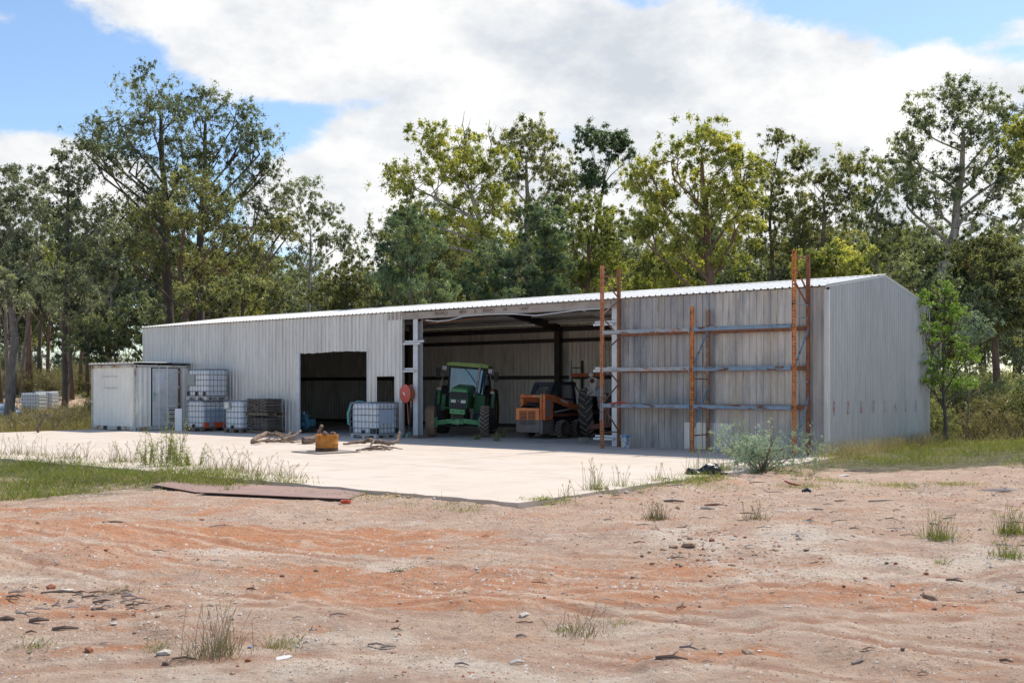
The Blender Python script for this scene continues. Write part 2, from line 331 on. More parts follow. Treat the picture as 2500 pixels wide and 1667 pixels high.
def soil_mat():
    m = bpy.data.materials.new('soil'); m.use_nodes = True; nt = m.node_tree; N = nt.nodes; L = nt.links; bs = N['Principled BSDF']
    tc = N.new('ShaderNodeTexCoord')
    def noise(s, det=8, rg=.62, off=(0, 0, 0), st=(1, 1, 1), dist=0):
        mp = N.new('ShaderNodeMapping'); L.new(tc.outputs['Object'], mp.inputs[0]); mp.inputs['Location'].default_value = off; mp.inputs['Scale'].default_value = st
        n = N.new('ShaderNodeTexNoise'); L.new(mp.outputs[0], n.inputs['Vector']); n.inputs['Scale'].default_value = s
        n.inputs['Detail'].default_value = det; n.inputs['Roughness'].default_value = rg; n.inputs['Distortion'].default_value = dist; return n.outputs['Fac']
    def mr(v, a, b, lo=0, hi=1):
        n = N.new('ShaderNodeMapRange'); L.new(v, n.inputs[0]); n.inputs[1].default_value = a; n.inputs[2].default_value = b; n.inputs[3].default_value = lo; n.inputs[4].default_value = hi; return n.outputs[0]
    def mt(op, a, b):
        n = N.new('ShaderNodeMath'); n.operation = op
        for i, v in enumerate((a, b)):
            if isinstance(v, (int, float)): n.inputs[i].default_value = v
            else: L.new(v, n.inputs[i])
        return n.outputs[0]
    def mix(f, a, b):
        n = N.new('ShaderNodeMix'); n.data_type = 'RGBA'
        for i, v in ((0, f), (6, a), (7, b)):
            if hasattr(v, 'links'): L.new(v, n.inputs[i])
            elif i == 0: n.inputs[0].default_value = v
            else: n.inputs[i].default_value = (*v, 1)
        return n.outputs[2]
    def attr(n_): a = N.new('ShaderNodeAttribute'); a.attribute_name = n_; return a.outputs['Fac']
    mpg = N.new('ShaderNodeMapping'); L.new(tc.outputs['Object'], mpg.inputs[0]); mpg.inputs['Rotation'].default_value = (0, 0, math.radians(28)); mpg.inputs['Scale'].default_value = (.28, 3.2, 1)
    ns = N.new('ShaderNodeTexNoise'); L.new(mpg.outputs[0], ns.inputs['Vector']); ns.inputs['Scale'].default_value = 1.6; ns.inputs['Detail'].default_value = 8; ns.inputs['Roughness'].default_value = .68; ns.inputs['Distortion'].default_value = .5
    st_ = ns.outputs['Fac'];
    col = mix(mr(noise(1.3, 10, .6, (3, 2, 0), (1, 1, 1)), .38, .62), (.55, .36, .25), (.64, .46, .33))
    col = mix(mr(noise(.7, 6, .6, (9, 1, 0)), .5, .68, 0, .75), col, (.45, .31, .235))
    red = mt('ADD', noise(1.1, 8, .62, (1, 7, 0), (.8, 1.3, 1), .6), mt('ADD', mt('MULTIPLY', attr('red'), .30), mt('MULTIPLY', mt('SUBTRACT', st_, .5), .75)))
    col = mix(mr(red, .57, .74, 0, .9), col, (.60, .25, .11))
    pale = mt('ADD', noise(1.0, 9, .62, (11, 4, 0), (1, 1.2, 1), .4), mt('MULTIPLY', attr('pale'), .22))
    col = mix(mr(pale, .57, .72, 0, .9), col, (.76, .63, .50))
    col = mix(mr(noise(9, 8, .7, (2, 2, 0)), .54, .72, 0, .6), col, (.25, .165, .125))
    col = mix(mr(noise(4.2, 10, .72, (5, 9, 0), (1, 1.5, 1)), .53, .66, 0, .4), col, (.32, .205, .145)); col = mix(mr(noise(6, 10, .72, (15, 9, 0), (.8, 1.6, 1)), .55, .68, 0, .7), col, (.70, .55, .42))
    sp = noise(62, 4, .8, (0, 5, 0)); col = mix(mr(sp, .57, .66, 0, .55), col, (.24, .16, .12)); sp3 = noise(24, 5, .8, (3, 5, 0)); col = mix(mr(sp3, .60, .70, 0, .5), col, (.26, .17, .125))
    sp2 = noise(38, 4, .7, (4, 5, 0)); col = mix(mr(sp2, .62, .70, 0, .55), col, (.62, .50, .40))
    col = mix(mr(st_, .52, .70, 0, .55), col, (.52, .365, .25)); col = mix(mr(st_, .30, .46, .35, 0), col, (.33, .19, .125))
    col = mix(mt('MULTIPLY', attr('track'), mr(noise(5, 5, .6), .3, .6, .35, .85)), col, (.44, .215, .125)); col = mix(mt('MULTIPLY', attr('berm'), mr(noise(4, 5, .6, (8, 2, 0)), .35, .6, .2, .9)), col, (.76, .58, .43))
    g = mt('ADD', attr('grassy'), mt('MULTIPLY', mt('SUBTRACT', noise(1.6, 8, .6, (6, 6, 0)), .5), 1.2))
    gc = mix(mr(noise(6, 8, .6), .4, .6), (.20, .165, .095), (.10, .10, .045))
    col = mix(mr(g, .35, .7), col, gc)
    L.new(col, bs.inputs['Base Color']); bs.inputs['Roughness'].default_value = .95; bs.inputs['Specular IOR Level'].default_value = .25
    b1 = N.new('ShaderNodeBump'); L.new(noise(13, 10, .72), b1.inputs['Height']); b1.inputs['Strength'].default_value = 1.0; b1.inputs['Distance'].default_value = .09
    b2 = N.new('ShaderNodeBump'); L.new(noise(90, 5, .75), b2.inputs['Height']); b2.inputs['Strength'].default_value = .6; b2.inputs['Distance'].default_value = .008
    L.new(b1.outputs[0], b2.inputs['Normal']); L.new(b2.outputs[0], bs.inputs['Normal']); return m
def make_ground():
    xs = axis_lines(-7.5, 8.5, .055, -700, 700, 1.085); ys = np.concatenate([axis_lines(4.6, 17, .055, -60, 17.05, 1.2)[:-1], axis_lines(17, 26, .12, 16.9, 1500, 1.06)[2:]])
    ys = np.unique(np.round(ys, 4)); Xg, Yg = np.meshgrid(xs, ys); Z = H(Xg, Yg); nx, ny = len(xs), len(ys)
    me = bpy.data.meshes.new('ground'); V = np.stack([Xg, Yg, Z], -1).reshape(-1, 3)
    i = np.arange((ny-1)*(nx-1)); r, c = i//(nx-1), i % (nx-1); a = r*nx+c
    F = np.stack([a, a+1, a+nx+1, a+nx], -1).astype(np.int32)
    me.vertices.add(len(V)); me.vertices.foreach_set('co', V.astype(np.float32).ravel()); me.loops.add(F.size); me.loops.foreach_set('vertex_index', F.ravel())
    me.polygons.add(len(F)); me.polygons.foreach_set('loop_start', np.arange(0, F.size, 4, dtype=np.int32)); me.polygons.foreach_set('use_smooth', np.ones(len(F), bool))
    x, y = V[:, 0], V[:, 1]; X, Y = shedco(x, y)
    gr = sst(y, 37, 46)*(.75+.5*(fbm(x*.15, y*.15)-.5))
    gr = np.maximum(gr, np.clip(1-np.abs((Y+13.6)/1.6), 0, 1)**.5*(X < -8.5)*1.0)
    gr = np.maximum(gr, .55*sst(-X, 4.2, 7)*sst(-Y, 12.9, 13.3)*(1-sst(-Y, 15.6, 17.4)))
    gr = np.maximum(gr, sst(X, .2, 1)*sst(y, 20.3, 22.8)*.9)
    gr = np.maximum(gr, np.where((Y > 8.2) & (y > 30), .9, 0))
    trk = gauss(x, y, (-32, 68), 22, 6)+gauss(x, y, (-26, 57), 14, 2.5); gr = gr-trk*.8
    red = np.zeros_like(x); pale = np.zeros_like(x)
    for px, py, sx, sy, am in [(1000, 1400, 1.6, 1.0, .8), (1500, 1440, 1.6, .6, .7), (500, 1330, 2.2, .9, .6), (200, 1285, 2.5, .9, 1), (700, 1310, 1.8, .7, 1), (950, 1290, 1.2, .4, 1.2), (800, 1370, 1.5, .4, .9), (1100, 1440, 1.4, .5, .7), (1700, 1375, 1.3, .35, 1.3), (2080, 1420, .8, .3, 1.2), (2300, 1470, .8, .25, 1.2), (1680, 1590, .7, .15, 1.4), (1300, 1450, 1.5, .4, .6), (240, 1490, .4, .2, 1.4), (250, 1575, .4, .15, 1.2), (100, 1240, 3, .6, .7), (20, 1465, .35, .2, 2)]:
        g = G(px, py, -.1); red += am*gauss(x, y, g, sx, sy)
    for px, py, sx, sy, am in [(950, 1352, .35, .25, 2), (540, 1330, .9, .3, 1.2), (1800, 1320, 1.6, 1.0, 1), (2100, 1390, 1.5, .6, 1.1), (870, 1560, .6, .25, 1.3), (1000, 1610, .8, .3, 1.3), (350, 1600, 1.0, .4, .8), (100, 1410, .8, .3, 1.1), (1350, 1640, 1.5, .35, .6), (2350, 1350, 1, .8, .7), (1700, 1530, 1, .3, .6)]:
        g = G(px, py, -.1); pale += am*gauss(x, y, g, sx, sy)
    for nm, arr in (('grassy', gr), ('red', red), ('pale', pale), ('track', np.clip(tracks(x, y), 0, 1)), ('berm', np.clip(tracks(x, y, .055, .17)+tracks(x, y, .055, -.17), 0, 1))):
        at = me.attributes.new(nm, 'FLOAT', 'POINT'); at.data.foreach_set('value', arr.astype(np.float32))
    me.materials.append(soil_mat()); me.update(calc_edges=True)
    o = bpy.data.objects.new('ground', me); COL.objects.link(o); o['kind'] = 'structure'; return o
make_ground()
# concrete slab: poured bays with saw joints
slab = bpy.data.objects.new('concrete_slab', None); COL.objects.link(slab); slab.location = W(0, 0); slab.rotation_euler = (0, 0, RZ); slab['kind'] = 'structure'
xe = [.5, -5.95, -11.5, -17.1, -22.8, -28.5]; ye = [-12.9, -8.6, -4.3, 0]
for i in range(5):
    for j in range(3):
        m = MB(); x1, x0 = xe[i]-.009, xe[i+1]+.009; y0, y1 = ye[j]+.009, ye[j+1]-.009
        if j == 0:     # ragged broken outer edge
            n = 22; top = [(x1+(x0-x1)*k/n, y0+R.uniform(-.09, .07)) for k in range(n+1)]
        else: top = [(x1, y0), (x0, y0)]
        rt = [(x1+(R.uniform(-.05, .05) if i == 0 else 0), y1+(y0-y1)*k/10) for k in range(10)] if i == 0 else [(x1, y1)]
        poly = top+[(x0, y1)]+rt
        m.prism(poly, 'Z', -.2, 0); m.build('slab_panel', conc, slab)
m = MB(); m.box((-29.0, 0.01, -.15), (-.05, 8.25, -.003)); m.build('shed_floor', floorm, slab)

# ------------------------------------------------------------------ the shed
shed = thing('farm_shed', 'long open-fronted farm shed clad in grey corrugated metal with white roof edge', 'shed', W(0, 0), RZ)
LEN, WID, EAVE, RIDGE = 29.07, 8.3, 4.12, 4.70
def prof_trim(a, b):     # trapezoidal rib profile, pitch .19
    pts = []; k = math.floor(a/.19)-1
    while k*.19 < b+.19:
        c = k*.19+.05
        for dx, h in ((-.03, 0), (-.014, 1), (.014, 1), (.03, 0), (.095, 0)): pts.append((c+dx, h))
        k += 1
    def at(x):
        for (x0, h0), (x1, h1) in zip(pts, pts[1:]):
            if x0 <= x <= x1: return h0+(h1-h0)*(x-x0)/(x1-x0+1e-9)
        return 0
    return [(a, at(a))]+[p for p in pts if a+.002 < p[0] < b-.002]+[(b, at(b))]
def wave(x): return .5+.5*math.cos(2*math.pi*x/.19)
def prof_wave(a, b):
    n = max(2, int(round((b-a)/.19*8))); return [(a+(b-a)*i/n, wave(a+(b-a)*i/n)) for i in range(n+1)]
def sheet(name, a, b, z0, z1, place, prof, h, mat, color=None, jag=0):
    """place(x, off, z) -> point; z1 may be a function of x"""
    m = MB(); pr = prof(a, b); vs = []
    f1 = z1 if callable(z1) else (lambda x: z1); f0 = z0 if callable(z0) else (lambda x: z0)
    for x, o in pr: vs += [place(x, o*h, f0(x)-(R.uniform(0, jag) if jag else 0)), place(x, o*h, f1(x))]
    m.add(vs, [(2*i, 2*i+2, 2*i+3, 2*i+1) for i in range(len(pr)-1)])
    me = bpy.data.meshes.new(name); me.from_pydata(m.v, [], m.f); me.materials.append(mat); me.update()
    o = bpy.data.objects.new(name, me); COL.objects.link(o); o.parent = shed
    if color: o.color = (*color, 1)
    return o
fr = lambda x, o, z: (x, -o-.002, z)
def front_run(x0, x1, z0, z1, mat, colf=None, jag=0):
    n = max(1, round((x1-x0)/.76)); 
    for i in range(n):
        a = x0+(x1-x0)*i/n; b = x0+(x1-x0)*(i+1)/n; t = R.uniform(.95, 1.04)
        c = colf((a+b)/2) if colf else (t, t, t)
        dy = (i % 2)*.002
        sheet('wall_sheet', a, b, z0, z1, lambda x, o, z, dy=dy: (x, -o-.002-dy, z), prof_trim, .028, mat, c, jag)
front_run(-LEN, -19.5, .0, 4.10, galv)
front_run(-19.5, -15.85, lambda x: 2.88+.018*math.sin(x*2.1), 4.10, galv, jag=.03)
front_run(-15.85, -15.44, .0, 4.10, galv)
front_run(-15.44, -14.61, 2.01, 4.10, galv); front_run(-15.44, -14.61, 0, 1.0, galv)
front_run(-14.61, -14.25, .0, 4.10, galv)
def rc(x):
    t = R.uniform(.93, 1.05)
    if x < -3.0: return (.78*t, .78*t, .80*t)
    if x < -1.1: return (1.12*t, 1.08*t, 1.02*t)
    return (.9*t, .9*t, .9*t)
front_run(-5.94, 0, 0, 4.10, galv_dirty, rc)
m = MB()
pp = prof_trim(-3.9, -2.5); vs = []
for x, o in pp: vs += [(x, -o*.028-.012, .02), (x, -o*.028-.012, .72)]
m.add(vs, [(2*i, 2*i+2, 2*i+3, 2*i+1) for i in range(len(pp)-1)]); m.build('patch_sheet', galv, shed)
gz = lambda y: EAVE-.02+(RIDGE-EAVE)*(1-abs(y-WID/2)/(WID/2))
for i in range(11):
    a = WID*i/11; b = WID*(i+1)/11; ys_ = sorted({a, b}|({WID/2} if a < WID/2 < b else set()))
    sheet('gable_sheet', a, b, -.35, gz, lambda x, o, z: (o+.002, x, z), prof_wave, .055, corr_iron, (R.uniform(.96, 1.03),)*3)
    sheet('gable_sheet', a, b, -.1, gz, lambda x, o, z: (-LEN-o-.002, x, z), prof_trim, .025, galv)
for i in range(38):
    a = -LEN+LEN*i/38; b = a+LEN/38
    sheet('back_sheet', a, b, -.25, 4.085, lambda x, o, z: (x, WID+o, z), prof_trim, .028, galv_back)
sl = (RIDGE-EAVE)/(WID/2)
for i in range(38):
    a = -LEN-.06+(LEN+.12)*i/38; b = -LEN-.06+(LEN+.12)*(i+1)/38; m = MB(); pr = prof_trim(a, b)
    if i % 5 == 3: t = R.uniform(-.006, .012)
    else: t = 0
    for sgn in (0, 1):
        vs = []
        for x, o in pr:
            if sgn == 0: vs += [(x, -.13, EAVE-.13*sl+o*.03+.01), (x, WID/2, RIDGE+o*.03+.01+t)]
            else: vs += [(x, WID/2, RIDGE+o*.03+.01+t), (x, WID+.13, EAVE-.13*sl+o*.03+.01)]
        mm = MB(); mm.add(vs, [(2*k, 2*k+2, 2*k+3, 2*k+1) for k in range(len(pr)-1)])
        o_ = bpy.data.objects.new('roof_sheet', mm.mesh('roof_sheet', roofm)); COL.objects.link(o_); o_.parent = shed
m = MB(); m.add([(-LEN-.08, WID/2-.17, RIDGE+.02), (.08, WID/2-.17, RIDGE+.02), (.08, WID/2, RIDGE+.055), (-LEN-.08, WID/2, RIDGE+.055), (-LEN-.08, WID/2+.17, RIDGE+.02), (.08, WID/2+.17, RIDGE+.02)], [(0, 1, 2, 3), (3, 2, 5, 4)])
m.build('ridge_cap', roofm, shed)
m = MB(); m.bar((.035, -.12, EAVE-.03), (.035, WID/2, RIDGE+.0), .02, .045); m.bar((.035, WID/2, RIDGE+.0), (.035, WID+.12, EAVE-.03), .02, .045); m.build('barge_flashing', roofm, shed)
m = MB(); m.box((-.05, -.042, 0), (.062, -.032, 4.02)); m.box((.0565, -.0315, 0), (.0625, .05, 4.02)); m.build('corner_flashing', galv, shed)
m = MB(); m.box((-LEN-.03, -.042, 0), (-LEN+.05, -.032, 4.05)); m.build('corner_flashing', galv, shed)
# frames
def csec(m, x, y, z0, z1, w=.2, d=.09, t=.012):
    m.box((x-w/2, y, z0), (x+w/2, y+t, z1)); m.box((x-w/2, y+t, z0), (x-w/2+t, y+d, z1)); m.box((x+w/2-t, y+t, z0), (x+w/2, y+d, z1))
for i, X in enumerate((-LEN+.15, -21.7, -13.75, -6.12, -.15)):
    m = MB(); m.box((X-.10, .07, -.02), (X+.10, .09, 4.0)); m.box((X-.10, .091, -.02), (X-.085, .30, 4.0)); m.box((X-.10, .301, -.02), (X+.10, .32, 4.0))
    m.build('column', steel_white if i in (2, 3) else steel_dark, shed)
    m = MB(); m.box((X-.11, WID-.35, 0), (X+.11, WID-.16, 3.95)); m.build('column', steel_dark, shed)
    for s, (ya, yb, za, zb) in enumerate(((.08, WID/2, 3.92, RIDGE-.22), (WID/2, WID-.16, RIDGE-.22, 3.92))):
        m = MB(); m.bar((X, ya, za), (X, yb, zb), .10, .28); m.build('rafter', steel_dark, shed)
for y in (.9, 2.0, 3.1, 4.0, 4.3, 5.2, 6.3, 7.4):
    z = gz(y)-.06; m = MB(); m.box((-LEN+.1, y-.03, z-.1), (-.1, y+.03, z+.02)); m.build('purlin', steel, shed)
for z in (.12, 2.03, 3.45): m = MB(); m.box((-LEN+.1, WID-.13, z-.07), (-.1, WID-.012, z+.07)); m.build('girt', steel_dark, shed)
m = MB(); m.box((-LEN+.1, WID-.16, 3.80), (-.1, WID-.015, 3.98)); m.build('eave_purlin', steel_dark, shed)
for z in (.9, 2.45, 3.6):
    m = MB(); m.box((-5.9, .03, z-.06), (-.1, .068, z+.06)); m.build('girt', steel_dark, shed)
    for a, b in ((-LEN+.1, -19.55), (-15.8, -15.5)) if z < 3 else ((-LEN+.1, -14.3),): m = MB(); m.box((a, .03, z-.06), (b, .068, z+.06)); m.build('girt', steel_dark, shed)
for y in (0.1, 2.8, 5.5): m = MB(); m.box((-.12, y, -.02), (-.03, y+.1, 3.9)); m.build('stud', steel_dark, shed)
m = MB(); m.box((-14.9, -.012, 3.86), (-5.6, .028, 4.08)); m.box((-14.9, .028, 3.86), (-5.6, .10, 3.872)); hb = m.build('header_beam', beam_rust, shed)
m = MB()
for X in (-14.35, -14.1, -13.55, -13.4, -6.2):
    for z in (3.92, 4.0): m.cyl((X, -.012, z), (X, -.022, z), .012, 6)
m.build('bolt', steel_dark, hb)
m = MB(); m.box((-19.5, -.035, 0), (-19.3, .01, 2.87)); m.box((-19.5, .01, 0), (-19.44, .14, 2.87)); m.build('door_jamb', steel_white, shed)
m = MB(); m.box((-15.92, -.01, 0), (-15.85, .12, 2.9)); m.build('door_jamb', steel, shed)
m = MB(); m.box((-14.27, -.045, 0), (-14.235, .07, 3.98)); m.build('corner_flashing', galv, shed)
for (a, b, z, st) in ((-14.22, -13.35, 3.03, .1), (-14.22, -13.62, 2.14, .1), (-6.78, -6.02, 3.38, .1), (-6.78, -6.02, 2.08, .1), (-6.78, -6.02, .17, .18)):
    for k, (dz, dx) in enumerate(((0, -.10), (.075, .03))):
        m = MB(); m.box((a+max(0, dx), -.03+.05*k, z+dz), (b+dx, -.02+.05*k, z+dz+.06)); m.box((a+max(0, dx), -.02+.05*k, z+dz), (b+dx, .0+.05*k, z+dz+.01)); m.build('girt_bracket', steel_white, shed)
m = MB(); m.box((-5.99, -.03, 0), (-5.95, .06, 4.0)); m.build('corner_flashing', steel_white, shed)
for X in (-13.3, -11.2, -9.0):
    m = MB(); m.bar((X, .3, 3.9), (X+.25, 1.2, 4.22), .04, .02); m.build('fly_brace', beam_rust, shed)
m = MB()
pts = [(-13.2, -.03, 3.80), (-12.7, -.03, 3.74), (-12.2, -.03, 3.76), (-11.6, -.03, 3.86), (-10.6, -.03, 3.88), (-9.6, -.03, 3.84), (-8.8, -.03, 3.76), (-8.1, -.03, 3.80), (-7.2, -.03, 3.86), (-6.5, -.03, 3.86)]
m.tube(pts, .014, 6); m.build('cable', white_pl, shed)
m = MB(); m.tube([(-13.5, .1, 3.85), (-13.2, .25, 3.72), (-12.2, .4, 3.76), (-11.2, .45, 3.83)], .02, 6); m.build('pipe', rust_dark, shed)
# worn lettering on the header beam and rust-red numerals painted along the gable
paint_dark = M('faded_marker', (.10, .06, .05), (.22, .15, .12), 30, .9, contrast=(.45, .55)); paint_red = M('red_paint_faded', (.42, .17, .11), (.41, .36, .34), 11, .8, contrast=(.40, .52))
def text_mesh(s, size, cut=0):
    c = bpy.data.curves.new('t', 'FONT'); c.body = s; c.size = size; c.align_x = 'CENTER'; c.align_y = 'CENTER'; c.resolution_u = 3; c.offset = size*.03
    o = bpy.data.objects.new('t', c); COL.objects.link(o); dg = bpy.context.evaluated_depsgraph_get(); me = bpy.data.meshes.new_from_object(o.evaluated_get(dg))
    bpy.data.objects.remove(o); return me
for s, X, sz in (('INGHLU', -12.55, .15), ('MT4', -11.65, .14), ('II', -11.15, .15), ('FNWPC', -10.6, .13), ('NT', -9.95, .12), ('I INKF', -9.25, .12)):
    me = text_mesh(s, sz); me.materials.append(paint_dark); me.transform(Matrix.Translation((X, -.016, 3.985)) @ Matrix.Rotation(math.pi/2, 4, 'X'))
    o = bpy.data.objects.new('lettering', me); COL.objects.link(o); o.parent = hb
for i, ch in enumerate('12345678'):
    me = text_mesh(ch, .46); bm = bmesh.new(); bm.from_mesh(me); yc = .30+i*.93+.05
    for k in range(-14, 15): bmesh.ops.bisect_plane(bm, geom=bm.verts[:]+bm.edges[:]+bm.faces[:], plane_co=(k*.02, 0, 0), plane_no=(1, 0, 0))
    kill = [f for f in bm.faces if wave(yc+f.calc_center_median().x) < (.5 if i < 5 else .72)]
    bmesh.ops.delete(bm, geom=kill, context='FACES')
    for v in bm.verts: y = yc+v.co.x; v.co = (.055*wave(y)+.006, y, 1.12-.05*i/8+v.co.y)
    bm.to_mesh(me); bm.free(); me.materials.append(paint_red); o = bpy.data.objects.new('painted_numeral', me); COL.objects.link(o); o.parent = shed
# ------------------------------------------------------------------ shipping container
def make_container():
    t = thing('shipping_container', 'small off-white rust-stained shipping container at the left end of the shed', 'container', W(-25.75, -2.52), RZ)
    Lc, Wc, Hc = 3.0, 2.42, 2.5
    def corr(a, b, pitch, depth):
        pts = []; x = a; k = 0
        while x < b-pitch*.5:
            pts += [(x, 0), (x+pitch*.3, 0), (x+pitch*.5, depth), (x+pitch*.8, depth)]; x += pitch
        pts.append((b, 0)); return [p for p in pts if p[0] <= b]
    m = MB(); pr = corr(-Lc+.08, -.08, .278, .055); vs = []
    for x, o in pr: vs += [(x, .04+o, .16), (x, .04+o, Hc-.1)]
    m.add(vs, [(2*i, 2*i+2, 2*i+3, 2*i+1) for i in range(len(pr)-1)]); m.build('side_panel', cont_white, t)
    m = MB(); vs = []
    for x, o in pr: vs += [(x, Wc-.04-o, .16), (x, Wc-.04-o, Hc-.1)]
    m.add(vs, [(2*i, 2*i+2, 2*i+3, 2*i+1) for i in range(len(pr)-1)]); m.build('side_panel', cont_white, t)
    m = MB(); m.box((-Lc+.02, .08, .16), (-Lc+.05, Wc-.08, Hc-.1)); m.build('end_panel', cont_white, t)
    for (a, b) in ((.08, .72), (1.98, Wc-.08)):   # corrugated panels beside the door
        m = MB(); pr = corr(a, b, .21, .03); vs = []
        for y, o in pr: vs += [(-.03-o, y, .16), (-.03-o, y, Hc-.1)]
        m.add(vs, [(2*i, 2*i+2, 2*i+3, 2*i+1) for i in range(len(pr)-1)]); m.build('end_panel', cont_white, t)
    m = MB(); m.box((-.12, .74, .17), (-.08, 1.96, Hc-.1)); m.build('door_recess', black_m, t)
    m = MB()
    for y in (0, Wc-.08):
        m.box((-Lc, y, Hc-.1), (0, y+.08, Hc)); m.box((-Lc, y, 0.02), (0, y+.08, .16)) if y else None
    for x in (-Lc, -.08):
        m.box((x, .081, Hc-.1), (x+.08, Wc-.081, Hc-.002)); m.box((x, .081, .02), (x+.08, Wc-.081, .16))
        for y in (0.002, Wc-.082): m.box((x+.002, y, .161), (x+.078, y+.078, Hc-.101))
    for a, b in ((-3.0, -2.16), (-1.86, -1.2), (-.9, -.001)): m.box((a, 0, .02), (b, .08, .16))
    m.build('frame', cont_frame, t, bevel=.004)
    m = MB(); m.box((-2.17, .03, .02), (-1.85, .09, .155)); m.box((-1.21, .03, .02), (-.89, .09, .155)); m.build('fork_pocket', steel_dark, t)
    cst = []
    for x in (-Lc, -.17):
        for y in (0, Wc-.17):
            for z in (0, Hc-.12):
                m = MB(); m.box((x-.004, y-.004, z), (x+.174, y+.174, z+.124)); o = m.build('corner_casting', cont_frame, t, bevel=.008)
                k = MB()
                if x > -1: k.prism([(y+.085+.03*math.cos(a), z+.062+.04*math.sin(a)) for a in [i*math.pi/5 for i in range(10)]], 'X', x+.172, x+.177)
                if y < 1: k.prism([(x+.085+.028*math.cos(a), z+.062+.035*math.sin(a)) for a in [i*math.pi/5 for i in range(10)]], 'Y', y-.007, y-.002)
                if k.v: k.build('lock_hole', black_m, o)
    # door leaf, slightly ajar
    m = MB(); m.box((-.07, .80, .17), (-.035, 1.93, Hc-.13)); dr = m.build('door', door_grey, t, bevel=.005)
    m = MB(); m.box((-.034, .86, .25), (-.022, 1.86, .29)); m.box((-.034, .86, 2.02), (-.022, 1.86, 2.05)); m.box((-.034, .86, 2.24), (-.022, 1.86, 2.27)); m.box((-.034, .83, .29), (-.022, .87, 2.3)); m.build('door_trim', door_grey, dr)
    for y in (1.06, 1.42): m = MB(); m.cyl((-.005, y, .05), (-.005, y, Hc-.06), .018, 8); m.build('lock_rod', cont_white, dr)
    m = MB(); m.box((-.03, 1.46, .27), (-.018, 1.86, .98)); m.build('vent_panel', cont_white, dr)
    for k in range(7): m = MB(); m.bar((-.012, 1.50, .34+k*.085), (-.012, 1.84, .34+k*.085), .03, .035, up=(1, 0, .7)); m.build('vent_slat', steel_dark if k % 2 else cont_frame, dr)
    m = MB(); m.add([(-.020, .90, 2.22), (-.020, 1.30, 2.22), (-.020, 1.22, 1.75), (-.020, 1.02, 1.42), (-.020, .90, 1.42)], [(0, 1, 2, 3, 4)]); m.build('scraped_patch', white_pl, dr)
    for z in (.25, .95, 1.6, 2.2): m = MB(); m.box((-.02, 1.90, z), (.008, 2.04, z+.09)); m.build('hinge', cont_frame, dr)
    m = MB(); m.bar((-.003, 1.97, .2), (-.003, 1.97, Hc-.12), .05, .03); m.build('hinge_post', rust_dark, t)
    m = MB(); m.lathe([(0, -.05), (.055, -.04), (.07, 0), (.055, .05), (0, .06)], 10, (.04, .80, 1.36)); m.tube([(.03, .80, 1.33), (.05, .83, 1.2), (.02, .79, 1.1)], .02, 6); m.build('padlock_cover', M('teal_rag', (.10, .36, .28), (.35, .50, .42), 20), dr)
    # loose sheet roof on battens
    m = MB(); vs = []
    n = 24
    for i in range(n+1):
        x = -3.1+3.16*i/n; h = .02*(i % 2)
        vs += [(x, -.07, Hc+.08+h), (x, Wc+.02, Hc+.10+h)]
    m.add(vs, [(2*i, 2*i+2, 2*i+3, 2*i+1) for i in range(n)]); m.box((-3.08, -.06, Hc+.03), (.02, -.03, Hc+.078)); m.build('cover_sheet', roofm, t)
    for y in (.0, .9, 1.6, Wc-.1): m = MB(); m.box((-3.0, y, Hc+.001), (.0, y+.06, Hc+.07)); m.build('batten', steel_dark, t)
    for z, x0, x1 in ((2.06, -2.2, -1.15), (1.62, -2.15, -1.13)): m = MB(); m.tube([(x0+(x1-x0)*k/6, .028, z+.012*math.sin(k*2.2)) for k in range(7)], .011, 5); m.build('welded_bar', cont_frame, t)
make_container()
wp = MB(); wp.box((0, 0, 0), (.28, .05, .84)); tag(wp.build('white_board', white_pl, loc=W(-24.75, -1.45), rotz=RZ+.5), 'narrow white plastic board standing between the container and the caged tanks', 'board')

# ------------------------------------------------------------------ caged tanks (intermediate bulk containers)
def rbox(m, x0, x1, y0, y1, z0, z1, r, bul=.0, n=5, mi=0):
    """rounded-corner box with domed top"""
    prof = []
    for cx, cy, a0 in ((x1-r, y1-r, 0), (x0+r, y1-r, 90), (x0+r, y0+r, 180), (x1-r, y0+r, 270)):
        for k in range(n): a = math.radians(a0+90*k/(n-1)); prof.append((cx, cy, math.cos(a), math.sin(a)))
    vs = []; lv = [(z0, .6), (z0+.04, 1), ((z0+z1)/2, 1+bul), (z1-r*.8, 1), (z1-r*.3, .75), (z1, .3)]
    for z, f in lv:
        for cx, cy, c, s in prof:
            vs.append((cx+c*r*min(f, 1)*(1+(f-1)*2 if f > 1 else 1)+(c*.01 if f > 1 else 0), cy+s*r*min(f, 1), z))
    k = len(prof); fs = [(i*k+j, i*k+(j+1) % k, (i+1)*k+(j+1) % k, (i+1)*k+j) for i in range(len(lv)-1) for j in range(k)]
    fs += [tuple(range(k)), tuple((len(lv)-1)*k+j for j in range(k))]; m.add(vs, fs, mi)
